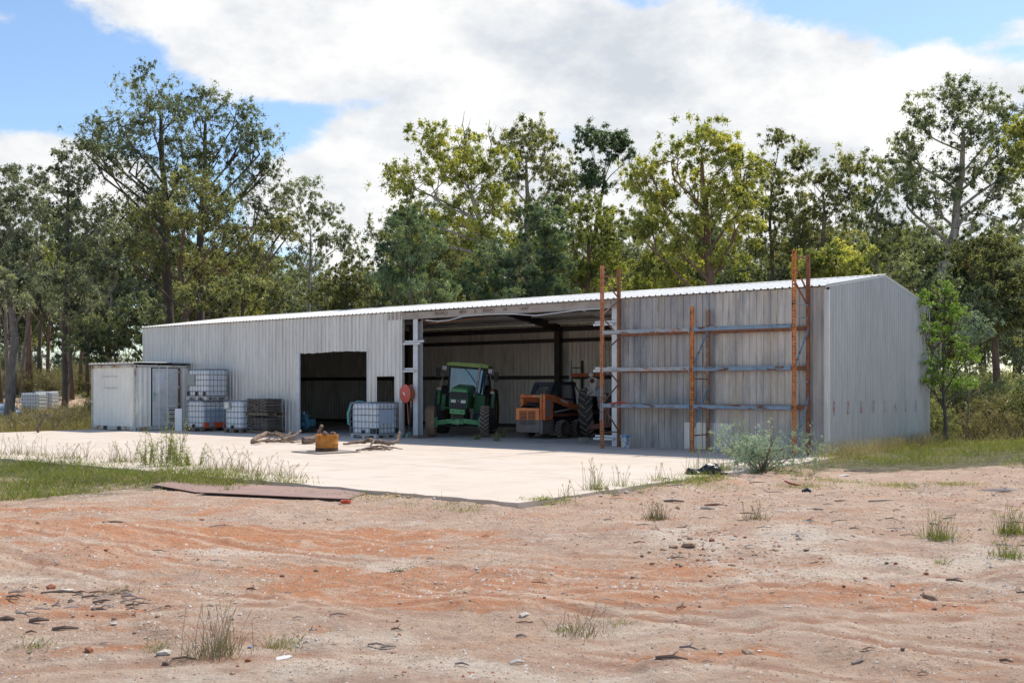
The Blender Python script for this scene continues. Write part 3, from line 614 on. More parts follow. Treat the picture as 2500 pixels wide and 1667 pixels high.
def make_ibc(label, loc, rotz, wx=1.2, wy=1.0, tankmat=None, plate=None, liquid=False, tilt=0, top_bar=True, rmat=None):
    t = thing('caged_tank', label, 'liquid tank', loc, rotz, 'caged white liquid tanks')
    p = MB(); p.box((0, 0, .11), (wx, wy, .145))
    for x in (0, wx/2-.07, wx-.14): p.box((x, 0.0, .0), (x+.14, wy, .02))
    p.build('pallet_deck', rmat or steel, t)
    for x in (0.005, wx/2-.065, wx-.135):
        for y in (.005, wy/2-.065, wy-.135): q = MB(); q.box((x, y, .021), (x+.13, y+.13, .109)); q.build('pallet_foot', rmat or steel, t, bevel=.01)
    k = MB(); rbox(k, .03, wx-.03, .03, wy-.03, .15, 1.12, .10, .01); tk = k.build('tank', tankmat or white_pl, t, smooth=False)
    if liquid: k = MB(); rbox(k, .018, wx-.018, .018, wy-.018, .16, .78, .10); k.build('stained_band', blue_pl, tk)
    q = MB(); q.cyl((wx/2, wy/2, 1.10), (wx/2, wy/2, 1.145), .11, 16); q.build('lid', black_m, tk)
    q = MB(); q.cyl((wx/2, .05, .21), (wx/2, -.03, .21), .05, 10); q.box((wx/2-.09, -.02, .25), (wx/2+.05, -.005, .27)); q.build('tap', black_m, t)
    c = MB()
    zs = [.16, .33, .54, .75, .95, 1.15]
    for z in zs:
        for p0, p1 in (((0, 0), (wx, 0)), ((wx, 0), (wx, wy)), ((wx, wy), (0, wy)), ((0, wy), (0, 0))): c.tube([(*p0, z), (*p1, z)], .011 if z < 1.1 else .015, 5)
    nx = 7 if wx > 1.1 else 5; ny = 6
    for i in range(nx+1):
        for y in (-.004, wy+.004): c.tube([(wx*i/nx, y, .14), (wx*i/nx+R.uniform(-.008, .008), y, .65), (wx*i/nx, y, 1.155)], .010, 5)
    for i in range(1, ny):
        for x in (-.004, wx+.004): c.tube([(x, wy*i/ny, .14), (x, wy*i/ny+R.uniform(-.008, .008), .65), (x, wy*i/ny, 1.155)], .010, 5)
    if top_bar:
        for x in (.35, wx-.35): c.tube([(x, 0, 1.15), (x, wy, 1.15)], .013, 5)
    c.build('cage', cage_m, t)
    for i in (plate or []): q = MB(); q.box(*i[:2]); q.build('label_plate', i[2], t)
    return t
grey_plate = M('grey_label_plate', (.27, .31, .28), (.24, .28, .25), 5, .6); white_plate = M('white_label_plate', (.68, .68, .64), (.6, .6, .57), 8, .6)
black_legs = [((-.006+x, -.012, .16), (-.006+x+.16, -.008, .32), black_m) for x in (.04, .55, 1.0)]
ibcA = make_ibc('lower caged tank beside the container with blue staining and orange boxes on its right side', W(-24.35, -1.25), RZ, 1.0, 1.2, rmat=wood_p, liquid=False)
q = MB(); rbox(q, .98, 1.0, .12, 1.14, .17, .84, .01); q.build('stained_panel', blue_pl, ibcA)
for y0, y1 in ((.06, .26), (.52, 1.0)): q = MB(); q.box((1.02, y0, .15), (1.10, y1, .34)); q.build('orange_tub', M('orange_plastic', (.62, .09, .03), (.5, .07, .02), 5, .4), ibcA, bevel=.01)
ibcB = make_ibc('caged white tank stacked on top of another beside the container', W(-24.35, -1.2, 1.165), RZ, 1.2, 1.0, plate=[((.03, -.016, .55), (.5, -.010, .95), grey_plate)]+black_legs)
ibcC = make_ibc('low caged white tank with a white label, left of the stacked roof tiles', W(-22.2, -1.12), RZ, 1.0, 1.0, rmat=wood_p, plate=[((.0, -.016, .85), (.40, -.010, 1.12), grey_plate), ((.06, -.020, .88), (.30, -.017, 1.10), white_plate)])
ibcD = make_ibc('caged white tank standing alone outside the shed doorway under a teal hose', W(-15.55, -1.10), RZ, 1.2, 1.0, plate=[((1.208, .12, .48), (1.212, .78, .92), M('clear_sheet', (.48, .56, .66), (.43, .51, .61), 5, .3)), ((1.206, .0, .16), (1.21, .1, .32), black_m), ((1.206, .86, .16), (1.21, 1.0, .32), black_m), ((.92, -.012, .16), (1.19, -.008, .32), black_m), ((.0, -.012, .16), (.1, -.008, .32), black_m)])
h = MB(); 
for k in range(3): h.tube([(.3-.05*k, .3, 1.19), (.1, .2+.03*k, 1.20), (-.06-.03*k, .1, 1.08), (-.14-.03*k, .05, .8), (-.10-.02*k, .02, .5-.03*k), (-.03, .0, .42)], .014, 6)
o = h.build('hose', M('teal_hose', (.13, .42, .38), (.10, .34, .31), 5, .4), loc=W(-15.55, -1.10), rotz=RZ); tag(o, 'teal hose looped over the left edge of the caged tank by the doorway', 'hose')

# ------------------------------------------------------------------ stacked roof tiles on pallets
def pallet(t, x0, y0, z0, sx, sy, mat):
    for y in (0, sy/2-.05, sy-.1): m = MB(); m.box((x0, y0+y, z0+.022), (x0+sx, y0+y+.1, z0+.10)); m.build('pallet_bearer', mat, t)
    for z in (0, .101):
        for i in range(6): x = x0+(sx-.1)*i/5; m = MB(); m.box((x, y0, z0+z), (x+.1, y0+sy, z0+z+.02)); m.build('pallet_board', mat, t)
def make_tiles(z, label, wob, rows):
    t = thing('roof_tile_stack', label, 'roof tiles', W(-21.2, -.86, z), RZ+wob, 'pallets of stacked roof tiles')
    pallet(t, -.03, -.03, 0, 1.24, .78, wood_p)
    prot = []
    for v in range(3):
        m = MB(); n = 7; vs = []; lx = .385
        for i in range(n):
            x = lx*i/(n-1); zz = .018*math.sin(i/(n-1)*2*math.pi*1.0+v*.9)
            vs += [(x, 0, zz), (x, .335, zz), (x, 0, zz+.018), (x, .335, zz+.018)]
        fs = []
        for i in range(n-1): a = 4*i; fs += [(a, a+4, a+5, a+1), (a+2, a+3, a+7, a+6), (a, a+2, a+6, a+4), (a+1, a+5, a+7, a+3)]
        fs += [(0, 1, 3, 2), (4*n-4, 4*n-2, 4*n-1, 4*n-3)]; m.add(vs, fs); prot.append(m.mesh('tile', tile_m))
    for c in range(3):
        for d in range(2):
            for k in range(rows):
                o = bpy.data.objects.new('tile', prot[(c+k) % 3]); COL.objects.link(o); o.parent = t
                o.location = (c*.395+R.uniform(-.012, .012), d*.36+R.uniform(-.012, .012), .145+k*.0355+R.uniform(0, .004)); o.rotation_euler = (0, 0, R.uniform(-.03, .03))
    return t
make_tiles(0, 'lower pallet of grey-brown roof tiles on the slab left of the doorway', 0, 12)
make_tiles(.63, 'upper pallet of grey-brown roof tiles resting on the lower pallet', -.05, 13)

# ------------------------------------------------------------------ pallet racking
def make_rack():
    t = thing('pallet_racking', 'tall rusty orange and blue pallet racking frame in front of the right-hand shed wall', 'racking', W(0, 0), RZ)
    YF, YB = -1.02, -.17
    def upright(X, Y, h, mat, holes=True):
        m = MB(); w = .085; s = 1
        if Y < -.5:
            m.box((X-w/2, Y, 0), (X-w/2+.026, Y+.004, h)); m.box((X+w/2-.026, Y, 0), (X+w/2, Y+.004, h))
            z = .02
            while z < h-.08: m.box((X-.0165, Y, z), (X+.0165, Y+.004, z+.045)); z += .078
        else:
            m.box((X-w/2, Y, 0), (X+w/2, Y+.004, h))
        m.box((X-w/2, Y+.0045, 0), (X-w/2+.004, Y+.075, h)); m.box((X+w/2-.004, Y+.0045, 0), (X+w/2, Y+.075, h)); m.box((X-w/2-.02, Y-.03, -.002), (X+w/2+.02, Y+.10, .006))
        return m.build('upright', mat, t)
    up_l = M('rust_left', (.50, .20, .08), (.32, .12, .05), 9, .9, 0, over=(((.48, .42, .36), 6, .60, .7, (1, 1, .6)), ((.10, .05, .03), 12, .56, .66)), bump=.3)
    specs = ((-5.86, 4.94, up_l), (-3.135, 3.70, rust), (-.42, 4.92, rust))
    for X, h, mt in specs:
        upright(X, YF, h, mt); upright(X, YB, h-.03, rust_dark if X != -3.135 else M('rust_mottled', (.16, .09, .06), (.35, .22, .14), 14, .9))
        if X == -5.86: m = MB(); m.box((X-.044, YF-.003, .75), (X-.018, YF-.0005, 1.65)); m.box((X+.018, YF-.003, .75), (X+.044, YF-.0005, 1.65)); m.build('painted_strip', rack_blue, t)
        br = rust_dark if X == -5.86 else rack_grey
        zz = [.42, 1.15, 2.05, 2.65, 3.4, 4.05, 4.75] if h > 4 else []
        if X == -5.86:
            nodes = [(YB, .42), (YF, 1.15), (YB, 1.85), (YF, 2.45), (YB, 3.2), (YF, 3.75), (YB, 4.25), (YF, 4.62)]
            nodes = [(YF if y == YF else YB, z) for y, z in nodes]
            pairs = [((YB, .42), (YF, 1.2)), ((YF, 1.2), (YB, 1.75)), ((YB, 1.75), (YF, 2.3)), ((YF, 2.55), (YB, 3.0)), ((YB, 3.05), (YF, 3.55)), ((YF, 3.6), (YB, 4.05)), ((YB, 4.1), (YF, 4.6))]
            for (y0, z0), (y1, z1) in pairs: m = MB(); m.bar((X, y0+.04, z0), (X, y1+.04, z1), .03, .03, up=(1, 0, 0)); m.build('brace', M('brace_rust', (.26, .17, .13), (.15, .08, .05), 10, .8), t)
            for z in (.42, 4.66): m = MB(); m.bar((X, YF+.04, z), (X, YB+.03, z), .03, .04, up=(1, 0, 0)); m.build('brace', rust_dark, t)
        elif X == -3.135:
            for (y0, z0), (y1, z1) in (((YF, .55), (YB, 1.7)), ((YF, 2.2), (YB, 3.15))): m = MB(); m.bar((X+.02, y0+.04, z0), (X+.02, y1+.04, z1), .06, .02, up=(1, 0, 0)); m.build('brace', rack_blue, t)
            for z in (.42, 1.86): m = MB(); m.bar((X, YF+.04, z), (X, YB+.03, z), .03, .04, up=(1, 0, 0)); m.build('brace', rust_dark, t)
        else:
            for (y0, z0), (y1, z1) in (((YF, .2), (YB, 1.45)), ((YF, 2.15), (YB, 3.1))): m = MB(); m.bar((X+.02, y0+.04, z0), (X+.02, y1+.04, z1), .06, .02, up=(1, 0, 0)); m.build('brace', rack_blue, t)
            for (y0, z0), (y1, z1) in (((YF, 4.6), (YB, 3.95)), ((YF, 4.2), (YB, 3.62))): m = MB(); m.bar((X, y0+.04, z0), (X, y1+.04, z1), .03, .03, up=(1, 0, 0)); m.build('brace', rust_dark, t)
            for z in (1.78, 3.34, 3.65, 4.78): m = MB(); m.bar((X, YF+.04, z), (X, YB+.03, z), .03, .04, up=(1, 0, 0)); m.build('brace', rack_grey if z < 4 else rust_dark, t)
    for (a, b), ms in (((-5.80, -3.19), (rack_blue, rack_grey, rack_grey)), ((-3.08, -.475), (rack_blue, rack_blue, rack_blue))):
        for z, mt in zip((1.10, 2.07, 3.06), ms):
            for Y in (YF-.01, YB+.03):
                m = MB(); dz = R.uniform(-.012, .012)
                m.box((a, Y-.02, z+dz), (b, Y+.03, z+.075+dz)); m.box((a, Y-.024, z+.076+dz), (b, Y+.018, z+.096+dz)); m.box((a, Y-.03, z-.05+dz), (a+.02, Y-.021, z+.13+dz)); m.box((b-.02, Y-.03, z-.05+dz), (b, Y-.021, z+.13+dz))
                m.build('beam', mt if Y < -.5 else rust_dark, t)
                e = MB(); e.box((a+.05, Y-.022, z-.012+dz), (b-.05, Y+.02, z-.001+dz)); e.build('beam_lip', rust_dark, t)
    m = MB(); m.tube([(-5.75, -.9, 1.19), (-5.5, -.7, 1.24), (-5.25, -.6, 1.20)], .03, 6); m.build('orange_bracket', M('orange_plastic', (.62, .09, .03)), t)
    for y in (-.82, -.6, -.4): m = MB(); m.box((-5.3, y, 1.175), (-3.3, y+.14, 1.197)); m.build('shelf_board', rust_dark, t)
make_rack()
b = thing('plastic_bucket', 'white bucket with a blue splash beside the racking foot at the shed opening', 'bucket', W(-5.38, -.55))
m = MB(); m.lathe([(0, 0), (.115, 0), (.118, .01), (.142, .33), (.150, .335), (.150, .36), (.136, .36), (.112, .02), (0, .02)], 24)
m.build('bucket_shell', M('bucket_paint', (.66, .62, .55), (.60, .56, .50), 6, .6, 0, over=(((.05, .24, .52), 5.5, .53, .56, (1, 1, 1)), ((.45, .30, .2), 9, .62, .7))), b, smooth=True)
m = MB(); m.tube([(-.15, 0, .33), (-.16, -.06, .22), (0, -.15, .16), (.16, -.06, .22), (.15, 0, .33)], .005, 5); m.build('handle', steel, b)

# ------------------------------------------------------------------ fire pit drum on a steel plate, logs
pl = MB(); pl.box((-.63, -.63, 0), (.63, .63, .02)); o = pl.build('steel_plate', M('plate_grey', (.33, .29, .255), (.25, .21, .185), 3, .8, .1), loc=(-4.72, 26.5, .01), rotz=math.radians(44), bevel=.004); tag(o, 'flat grey steel plate under the rusty drum on the slab', 'plate')
d = thing('cut_drum', 'orange rusty cut-down steel drum used as a fire pit on the slab', 'drum', (-4.70, 26.5, .032))
m = MB(); pr = [(.285, 0), (.288, .012), (.284, .02), (.284, .17), (.293, .185), (.284, .20), (.284, .345), (.293, .36), (.284, .375), (.284, .40), (.295, .405), (.295, .42), (.278, .42), (.276, .02), (0, .02)]
m.lathe(pr, 40); m.build('drum_shell', M('drum_rust', (.52, .21, .025), (.40, .14, .02), 8, .75, 0, over=(((.14, .05, .02), 9, .56, .66), ((.62, .33, .07), 14, .58, .7)), bump=.3), d, smooth=True)
m = MB(); m.lathe([(.2865, .012), (.2885, .02), (.2878, .07), (.286, .09)], 40); m.build('soot_band', M('soot', (.05, .04, .035), (.13, .07, .04), 12, .9), d)
def branch(name, label, pts, rs, mat=dead_wood, group=None, twigs=(), n=8):
    pts = [Vector(p) for p in pts]; o0 = pts[0].copy(); fine = []; fr_ = []
    for i in range(len(pts)-1):
        for k in range(4):
            f = k/4; q = pts[i].lerp(pts[i+1], f); j = rs[i]*.22; fine.append(q-o0+Vector((R.uniform(-j, j), R.uniform(-j, j), R.uniform(-j, j)))); fr_.append(.85*(rs[i]*(1-f)+rs[i+1]*f)*R.uniform(.88, 1.12))
    fine.append(pts[-1]-o0); fr_.append(rs[-1])
    t = MB(); t.tube(fine, fr_, n)
    for tw in twigs: t.tube([Vector(p)-o0 for p in tw[0]], tw[1], 6)
    o = t.build(name, mat, loc=o0, smooth=True); return tag(o, label, name.replace('_', ' ').split()[-1], group)
def g(px, py, z=0): return G(px, py, z)
def up(v, z): v = v.copy(); v.z = z; return v
l0, l1 = g(739, 1084), g(800, 1083)
branch('cut_log', 'thick sawn log lying behind the rusty drum', [up(l0, .13), up((l0+l1)/2+Vector((0, .05, 0)), .13), up(l1, .14)], [.125, .13, .12], M('log_bark', (.30, .22, .17), (.16, .11, .085), 6, .95, 0, stretch=(1, 6, 6), bump=.7, bscale=14, bdist=.02), n=14)
lc = MB(); lc.cyl((0, 0, 0), (-.02, -.006, 0), .105, 16); o = lc.build('log_core', M('cut_core', (.20, .13, .09), (.09, .05, .035), 14, .9), loc=(0, 0, 0)); o.parent = bpy.data.objects['cut_log']; o.location = (-.004, 0, 0)
a = g(615, 1081)
branch('dry_branch', 'curved dry branch arching up at the left of the firewood', [up(a, .06), up(g(628, 1078), .14), up(g(650, 1074), .20), up(g(675, 1074), .17), up(g(692, 1076), .1)], [.05, .085, .09, .07, .04], group='dry firewood left of the drum', twigs=[([up(g(672, 1074), .25), up(g(700, 1072), .12), up(g(716, 1070), .16)], [.04, .03, .012])])
branch('dry_branch', 'low flat dry branch lying nearest on the sunlit slab', [up(g(612, 1086), .05), up(g(625, 1086), .09), up(g(640, 1083), .09), up(g(690, 1082), .05), up(g(720, 1081), .03)], [.04, .06, .045, .035, .012], group='dry firewood left of the drum')
branch('dry_branch', 'forked dry branch pointing up towards the sawn log', [up(g(689, 1078), .07), up(g(703, 1077), .11), up(g(720, 1076), .17), up(g(734, 1075), .30)], [.06, .055, .045, .035], group='dry firewood left of the drum', twigs=[([up(g(700, 1077), .1), up(g(706, 1076), .22), up(g(711, 1075), .28)], [.04, .025, .01])])
for i in range(14):
    x0 = R.uniform(618, 715); p0 = g(x0, R.uniform(1076, 1083)); an = R.uniform(-.5, .5); ln = R.uniform(.3, .8)
    branch('small_stick', ('thin dry stick at the far left end of the firewood', 'thin dry stick under the arched firewood branch', 'thin dry stick beside the forked firewood branch')[0 if x0 < 650 else 1 if x0 < 685 else 2], [up(p0, .03), up(p0+Vector((ln*.5, ln*.5*an, 0)), R.uniform(.03, .14)), up(p0+Vector((ln, ln*an, 0)), .03)], [.018, .014, .006], group='thin sticks left of the drum', n=5)
branch('dry_branch', 'long knobbly dry branch right of the drum with an upturned end', [up(g(838, 1089), .06), up(g(862, 1088), .09), up(g(885, 1087), .10), up(g(905, 1087), .15), up(g(925, 1089), .12), up(g(950, 1091), .10), up(g(968, 1090), .13), up(g(975, 1089), .40)], [.03, .05, .055, .085, .08, .07, .065, .04], twigs=[([up(g(898, 1087), .1), up(g(894, 1087), .3)], [.03, .008]), ([up(g(915, 1088), .15), up(g(905, 1090), .05)], [.05, .02])])
for i in range(9):
    x0 = R.uniform(868, 925); p0 = g(x0, R.uniform(1095, 1101)); an = R.uniform(-.4, .4); ln = R.uniform(.3, .75)
    branch('small_stick', 'thin dry stick in front of the '+('left' if x0 < 895 else 'right')+' half of the long knobbly branch', [up(p0, .03), up(p0+Vector((ln*.5, ln*.5*an, 0)), R.uniform(.04, .09)), up(p0+Vector((ln, ln*an, 0)), .03)], [.026, .022, .012], group='thin sticks right of the drum', n=5)
branch('fire_log', 'upright stick poking out of the rusty drum', [(-4.98, 26.9, .25), (-4.96, 26.85, .50), (-4.88, 26.8, .66)], [.05, .055, .05])
branch('fire_log', 'bent log end resting on the drum rim', [(-4.85, 26.6, .30), (-4.76, 26.5, .50), (-4.66, 26.45, .44)], [.05, .05, .035])
branch('fire_log', 'rounded log end showing over the drum rim at right', [(-4.66, 26.55, .38), (-4.58, 26.52, .485), (-4.50, 26.5, .47)], [.04, .05, .045])

# ------------------------------------------------------------------ hose reel and its stand
def make_reel():
    t = thing('hose_reel', 'red round fire hose reel on the wall edge left of the opening', 'hose reel', (-3.42, 34.0, 1.44), math.radians(-49))
    red = M('reel_red', (.62, .10, .06), (.52, .08, .05), 5, .5, 0, over=(((.70, .35, .28), 3, .6, .8),)); hose = M('hose_rust', (.34, .13, .075), (.24, .09, .05), 20, .7)
    m = MB(); m.lathe([(0, -.10), (.06, -.105), (.10, -.095), (.27, -.085), (.30, -.08), (.305, -.07), (.30, -.065), (0, -.065)], 36, axis='Y'); m.build('disc', red, t, smooth=True)
    m = MB(); m.lathe([(0, .17), (.30, .17), (.305, .175), (.30, .18), (0, .18)], 36, axis='Y'); m.build('disc', red, t, smooth=True)
    m = MB()
    for k in range(7): m.lathe([(.235+.018*math.cos(a), -.045+k*.033+.018*math.sin(a)) for a in [i*math.pi/4 for i in range(8)]], 30, axis='Y', closed=True)
    m.lathe([(.20, -.06), (.20, .165)], 24, axis='Y'); m.build('hose', hose, t, smooth=True)
    m = MB(); m.bar((-.06, -.108, .05), (.03, -.108, -.06), .004, .06, up=(1, 0, 1)); m.build('label_tag', white_plate, t)
    m = MB(); m.bar((0, .18, 0), (0, .42, 0), .06, .06); m.bar((0, .40, .2), (0, .40, -.2), .05, .02); m.build('wall_bracket', steel, t)
    m = MB(); m.tube([(-.05, .05, -.27), (-.02, .05, -.6), (.03, .03, -.85), (.07, .02, -.98)], .018, 7); m.build('hanging_hose', M('pink_hose', (.45, .13, .10), (.38, .12, .09)), t)
make_reel()
t = thing('standpipe', 'black water standpipe with a teal tap foot below the red hose reel', 'pipe', (-3.31, 34.0, 0))
m = MB(); m.cyl((.02, 0, .98), (-.07, 0, .12), .028, 10); m.cyl((.02, 0, 1.0), (.015, 0, .88), .045, 10); m.build('riser', steel_dark, t)
m = MB(); m.cyl((-.07, 0, .14), (-.13, 0, 0), .05, 10); m.tube([(-.07, 0, .16), (-.03, -.02, .17), (.0, -.03, .12)], .02, 6); m.build('tap_foot', M('teal_brass', (.12, .33, .32), (.2, .4, .38)), t)
m = MB(); m.tube([(.02, 0, 1.0), (.01, 0, 1.3), (.03, .02, 1.55), (.0, .03, 1.7)], .012, 6); m.build('feed_pipe', steel, t)
m = MB(); m.box((-.75, -.3, 0), (0, .2, .09)); tag(m.build('timber_block', wood_p, loc=W(-13.5, .25), rotz=RZ), 'flat timber offcut on the floor at the foot of the left post', 'timber')
# ------------------------------------------------------------------ tyres
def lug_tyre(name, r, w, parent, loc, lugs, lug_h, mat, lugmat=None, axis='X', tilt=0, lug_w=.05, rim=None, rim_r=.55, rot=(0, 0, 0), sub=True, dish=.06):
    h = w/2; o = Vector((0, 0, 0)); m = MB()
    m.lathe([(r*rim_r, -h*.75), (r*.78, -h), (r*.93, -h*.96), (r-lug_h, -h*.72), (r-lug_h*.7, 0), (r-lug_h, h*.72), (r*.93, h*.96), (r*.78, h), (r*rim_r, h*.75)], 32, axis='X')
    ty = m.build(name, mat, parent, smooth=True); ty.location = loc; ty.rotation_euler = rot
    q = MB()
    for i in range(lugs):
        for s in (-1, 1):
            a0 = 2*math.pi*(i+(.5 if s > 0 else 0))/lugs; da = .5*2*math.pi/lugs*1.7
            pts = []
            for f, aa in ((.02, 0), (.55, da*.45), (1.0, da)):
                x = s*h*f; a = a0+aa; dr = -.03*f*f
                pts.append((x, a, dr))
            for (x0, aa0, d0), (x1, aa1, d1) in zip(pts, pts[1:]):
                vs = []
                for x, a, d in ((x0, aa0, d0), (x1, aa1, d1)):
                    for ro, wa in ((r-lug_h-.01, lug_w/2/r), (r+d*1.0, lug_w/2.6/r)):
                        for sg in (-1, 1): vs.append((x, (ro)*math.sin(a+sg*wa), (ro)*math.cos(a+sg*wa)))
                q.add(vs, [(0, 1, 5, 4), (2, 6, 7, 3), (0, 4, 6, 2), (1, 3, 7, 5), (0, 2, 3, 1), (4, 5, 7, 6)])
    lo = q.build('tread', lugmat or mat, ty)
    if rim:
        k = MB(); k.lathe([(r*rim_r+.02, -h*.7), (r*rim_r-.01, -h*.72), (r*rim_r-.03, -h*.3), (r*.2, -h*.3+dish), (r*.14, -h*.3), (0, -h*.3), ], 28, axis='X'); k.lathe([(r*rim_r+.02, h*.7), (r*rim_r-.01, h*.72), (r*rim_r-.03, h*.3), (r*.2, h*.3-dish), (r*.14, h*.3), (0, h*.3)], 28, axis='X')
        k.build('rim', rim, ty, smooth=True)
    return ty
rub = M('rubber', (.045, .042, .042), (.07, .062, .056), 6, .85); rub_dust = M('dusty_rubber', (.085, .072, .06), (.05, .044, .04), 6, .95); mud = M('muddy_rubber', (.38, .25, .16), (.26, .17, .11), 7, .95)
lug_pale = M('worn_lug', (.30, .26, .21), (.15, .13, .11), 10, .95)
jd = M('tractor_green', (.03, .19, .06), (.024, .15, .05), 4, .5, 0, over=(((.10, .14, .07), 4, .6, .8),)); jd_l = M('tractor_green_light', (.13, .36, .13), (.10, .30, .11), 4, .5); jd_roof = M('roof_olive_green', (.36, .50, .15), (.28, .40, .12), 5, .6)
lens = M('lamp_lens', (.62, .63, .62), (.5, .51, .5), 30, .15); yellow = M('yellow_green_paint', (.42, .44, .06), (.36, .38, .05), 5, .5)
def glassmat(name, tint, mixv=.5, rough=.05):
    m = bpy.data.materials.new(name); m.use_nodes = True; N = m.node_tree.nodes; L = m.node_tree.links; N.clear()
    tr = N.new('ShaderNodeBsdfTransparent'); tr.inputs[0].default_value = (*tint, 1); gl = N.new('ShaderNodeBsdfGlossy'); gl.inputs['Roughness'].default_value = rough; gl.inputs[0].default_value = (.75, .9, 1, 1)
    fr_ = N.new('ShaderNodeFresnel'); fr_.inputs[0].default_value = 1.6; a = N.new('ShaderNodeMath'); a.operation = 'ADD'; L.new(fr_.outputs[0], a.inputs[0]); a.inputs[1].default_value = mixv
    mx = N.new('ShaderNodeMixShader'); L.new(a.outputs[0], mx.inputs[0]); L.new(tr.outputs[0], mx.inputs[1]); L.new(gl.outputs[0], mx.inputs[2]); o = N.new('ShaderNodeOutputMaterial'); L.new(mx.outputs[0], o.inputs[0]); return m
glass = glassmat('cab_glass', (.25, .45, .60), .07)
reflection_blue = M('painted_sky_reflection', (.07, .26, .50), (.40, .52, .62), 2.2, .5, 0, over=(((.55, .60, .62), 3, .58, .66),));  # blue and pale patches paint the sky's reflection as plain colour
def make_tractor():
    t = thing('green_tractor', 'green tractor with cab parked facing out inside the open bay', 'tractor', (-1.80, 34.75, 0), math.radians(-4.5))
    T = Matrix.Translation((0, 0, .5)) @ Matrix.Rotation(math.radians(4.3), 4, 'Y') @ Matrix.Translation((0, 0, -.5))
    B = lambda: MB(T)
    for s, mt, lg in ((-1, mud, mud), (1, rub_dust, M('lug_brown', (.36, .26, .20), (.24, .17, .14), 8))):
        lug_tyre('front_tyre', .52, .30, t, (s*.905, 0, .52), 22, .035, mt, lg, rim=jd, rot=(0, math.radians(-2 if s < 0 else 1), math.radians(3)), lug_w=.055)
        lug_tyre('rear_tyre', .80, .42, t, (s*.88, 2.5, .80), 20, .05, rub, rub_dust, rim=M('yellow_rim', (.45, .36, .03)))
    m = MB(); m.bar((-.76, 0, .46), (-.2, 0, .53), .16, .15); m.bar((.2, 0, .53), (.76, 0, .46), .16, .15); m.box((-.2, -.1, .42), (.2, .12, .62)); m.cyl((0, -.16, .5), (0, .1, .5), .10, 12)
    for s in (-1, 1): m.box((s*.76-.07, -.09, .32), (s*.76+.07, .09, .66)); m.tube([(s*.3, -.12, .52), (s*.7, -.13, .50)], .025, 6)
    m.build('front_axle', M('axle_green', (.14, .38, .17), (.10, .28, .12), 5, .5), t, bevel=.02)
    m = B(); m.box((-.25, -.36, .76), (.25, -.10, .93)); m.build('front_weight', jd_l, t, bevel=.015)
    m = B(); [m.cyl((x, -.365, .85), (x, -.345, .85), .025, 10) for x in (-.14, .14)]; m.build('bolt', black_m, t)
    m = B(); m.box((-.18, -.1, .55), (.18, 1.9, .80)); m.box((-.2, .0, .80), (.2, 1.3, 1.0)); m.build('chassis', steel_dark, t)
    m = B(); m.prism([(-.30, .95), (-.31, 1.3), (-.29, 1.52), (-.24, 1.62), (.24, 1.62), (.29, 1.52), (.31, 1.3), (.30, .95)], 'Y', -.28, 1.55); m.build('hood', jd, t, bevel=.02)
    m = B(); m.add([(-.29, -.30, 1.50), (.29, -.30, 1.50), (.25, -.26, 1.62), (-.25, -.26, 1.62), (-.29, 1.5, 1.66), (.29, 1.5, 1.66), (.25, 1.5, 1.74), (-.25, 1.5, 1.74)], [(0, 1, 2, 3), (3, 2, 6, 7), (0, 3, 7, 4), (1, 5, 6, 2), (4, 7, 6, 5), (0, 4, 5, 1)]); m.build('hood_top', jd_l, t, bevel=.02)
    m = B(); m.box((-.285, -.31, 1.27), (.285, -.285, 1.49)); m.build('grille', black_m, t)
    for k in range(7): m = B(); m.box((-.25+k*.08, -.318, 1.29), (-.235+k*.08, -.311, 1.42)); m.build('grille_bar', steel_dark, t)
    m = B(); m.box((-.27, -.31, .94), (.27, -.285, 1.25)); m.build('grille', M('grille_dark', (.05, .045, .05), (.03, .03, .032)), t)
    for k in range(6): m = B(); m.box((-.23+k*.085, -.318, .96), (-.205+k*.085, -.311, 1.12)); m.build('grille_bar', M('grille_bar_g', (.09, .08, .085)), t)
    for x in (-.245, .085): m = B(); m.box((x, -.325, 1.135), (x+.165, -.311, 1.235)); m.build('headlight', lens, t, bevel=.008)
    m = B(); m.box((-.05, -.322, 1.14), (.055, -.311, 1.235)); em = m.build('emblem', black_m, t)
    m = B(); m.prism([(-.03, 1.20), (-.012, 1.195), (-.018, 1.17), (0.0, 1.185), (.025, 1.18), (.035, 1.165), (.03, 1.19), (.005, 1.20), (-.01, 1.215)], 'Y', -.326, -.3225); m.build('emblem_mark', lens, em)
    # cab
    m = B()
    cz0, cz1, y0, y1 = 1.02, 2.36, 1.62, 3.0
    for s in (-1, 1):
        m.bar((s*.60, y0, cz0), (s*.63, y0+.05, cz1), .06, .07); m.bar((s*.78, y0+.75, cz0), (s*.70, y0+.75, cz1), .06, .06); m.bar((s*.7, y1, cz0+.3), (s*.64, y1, cz1), .07, .07); m.bar((s*.60, y0, 1.38), (s*.76, y0+.75, 1.38), .04, .04)
    m.bar((-.60, y0, 1.42), (.60, y0, 1.42), .04, .04); m.bar((-.63, y0+.04, 2.33), (.63, y0+.04, 2.33), .05, .08); m.bar((-.64, y1, 2.3), (.64, y1, 2.3), .06, .08); m.bar((-.7, y1, 1.35), (.7, y1, 1.35), .06, .06)
    m.build('cab_frame', black_m, t)
    m = B(); m.add([(-.59, y0-.01, 1.43), (.59, y0-.01, 1.43), (.62, y0+.03, 2.30), (-.62, y0+.03, 2.30)], [(0, 1, 2, 3)]); m.build('windscreen', glass, t)
    for s in (-1, 1):
        m = B(); m.add([(s*.60, y0+.02, 1.05), (s*.77, y0+.74, 1.05), (s*.70, y0+.74, 2.30), (s*.63, y0+.06, 2.30)], [(0, 1, 2, 3)]); m.build('side_window', glass, t)
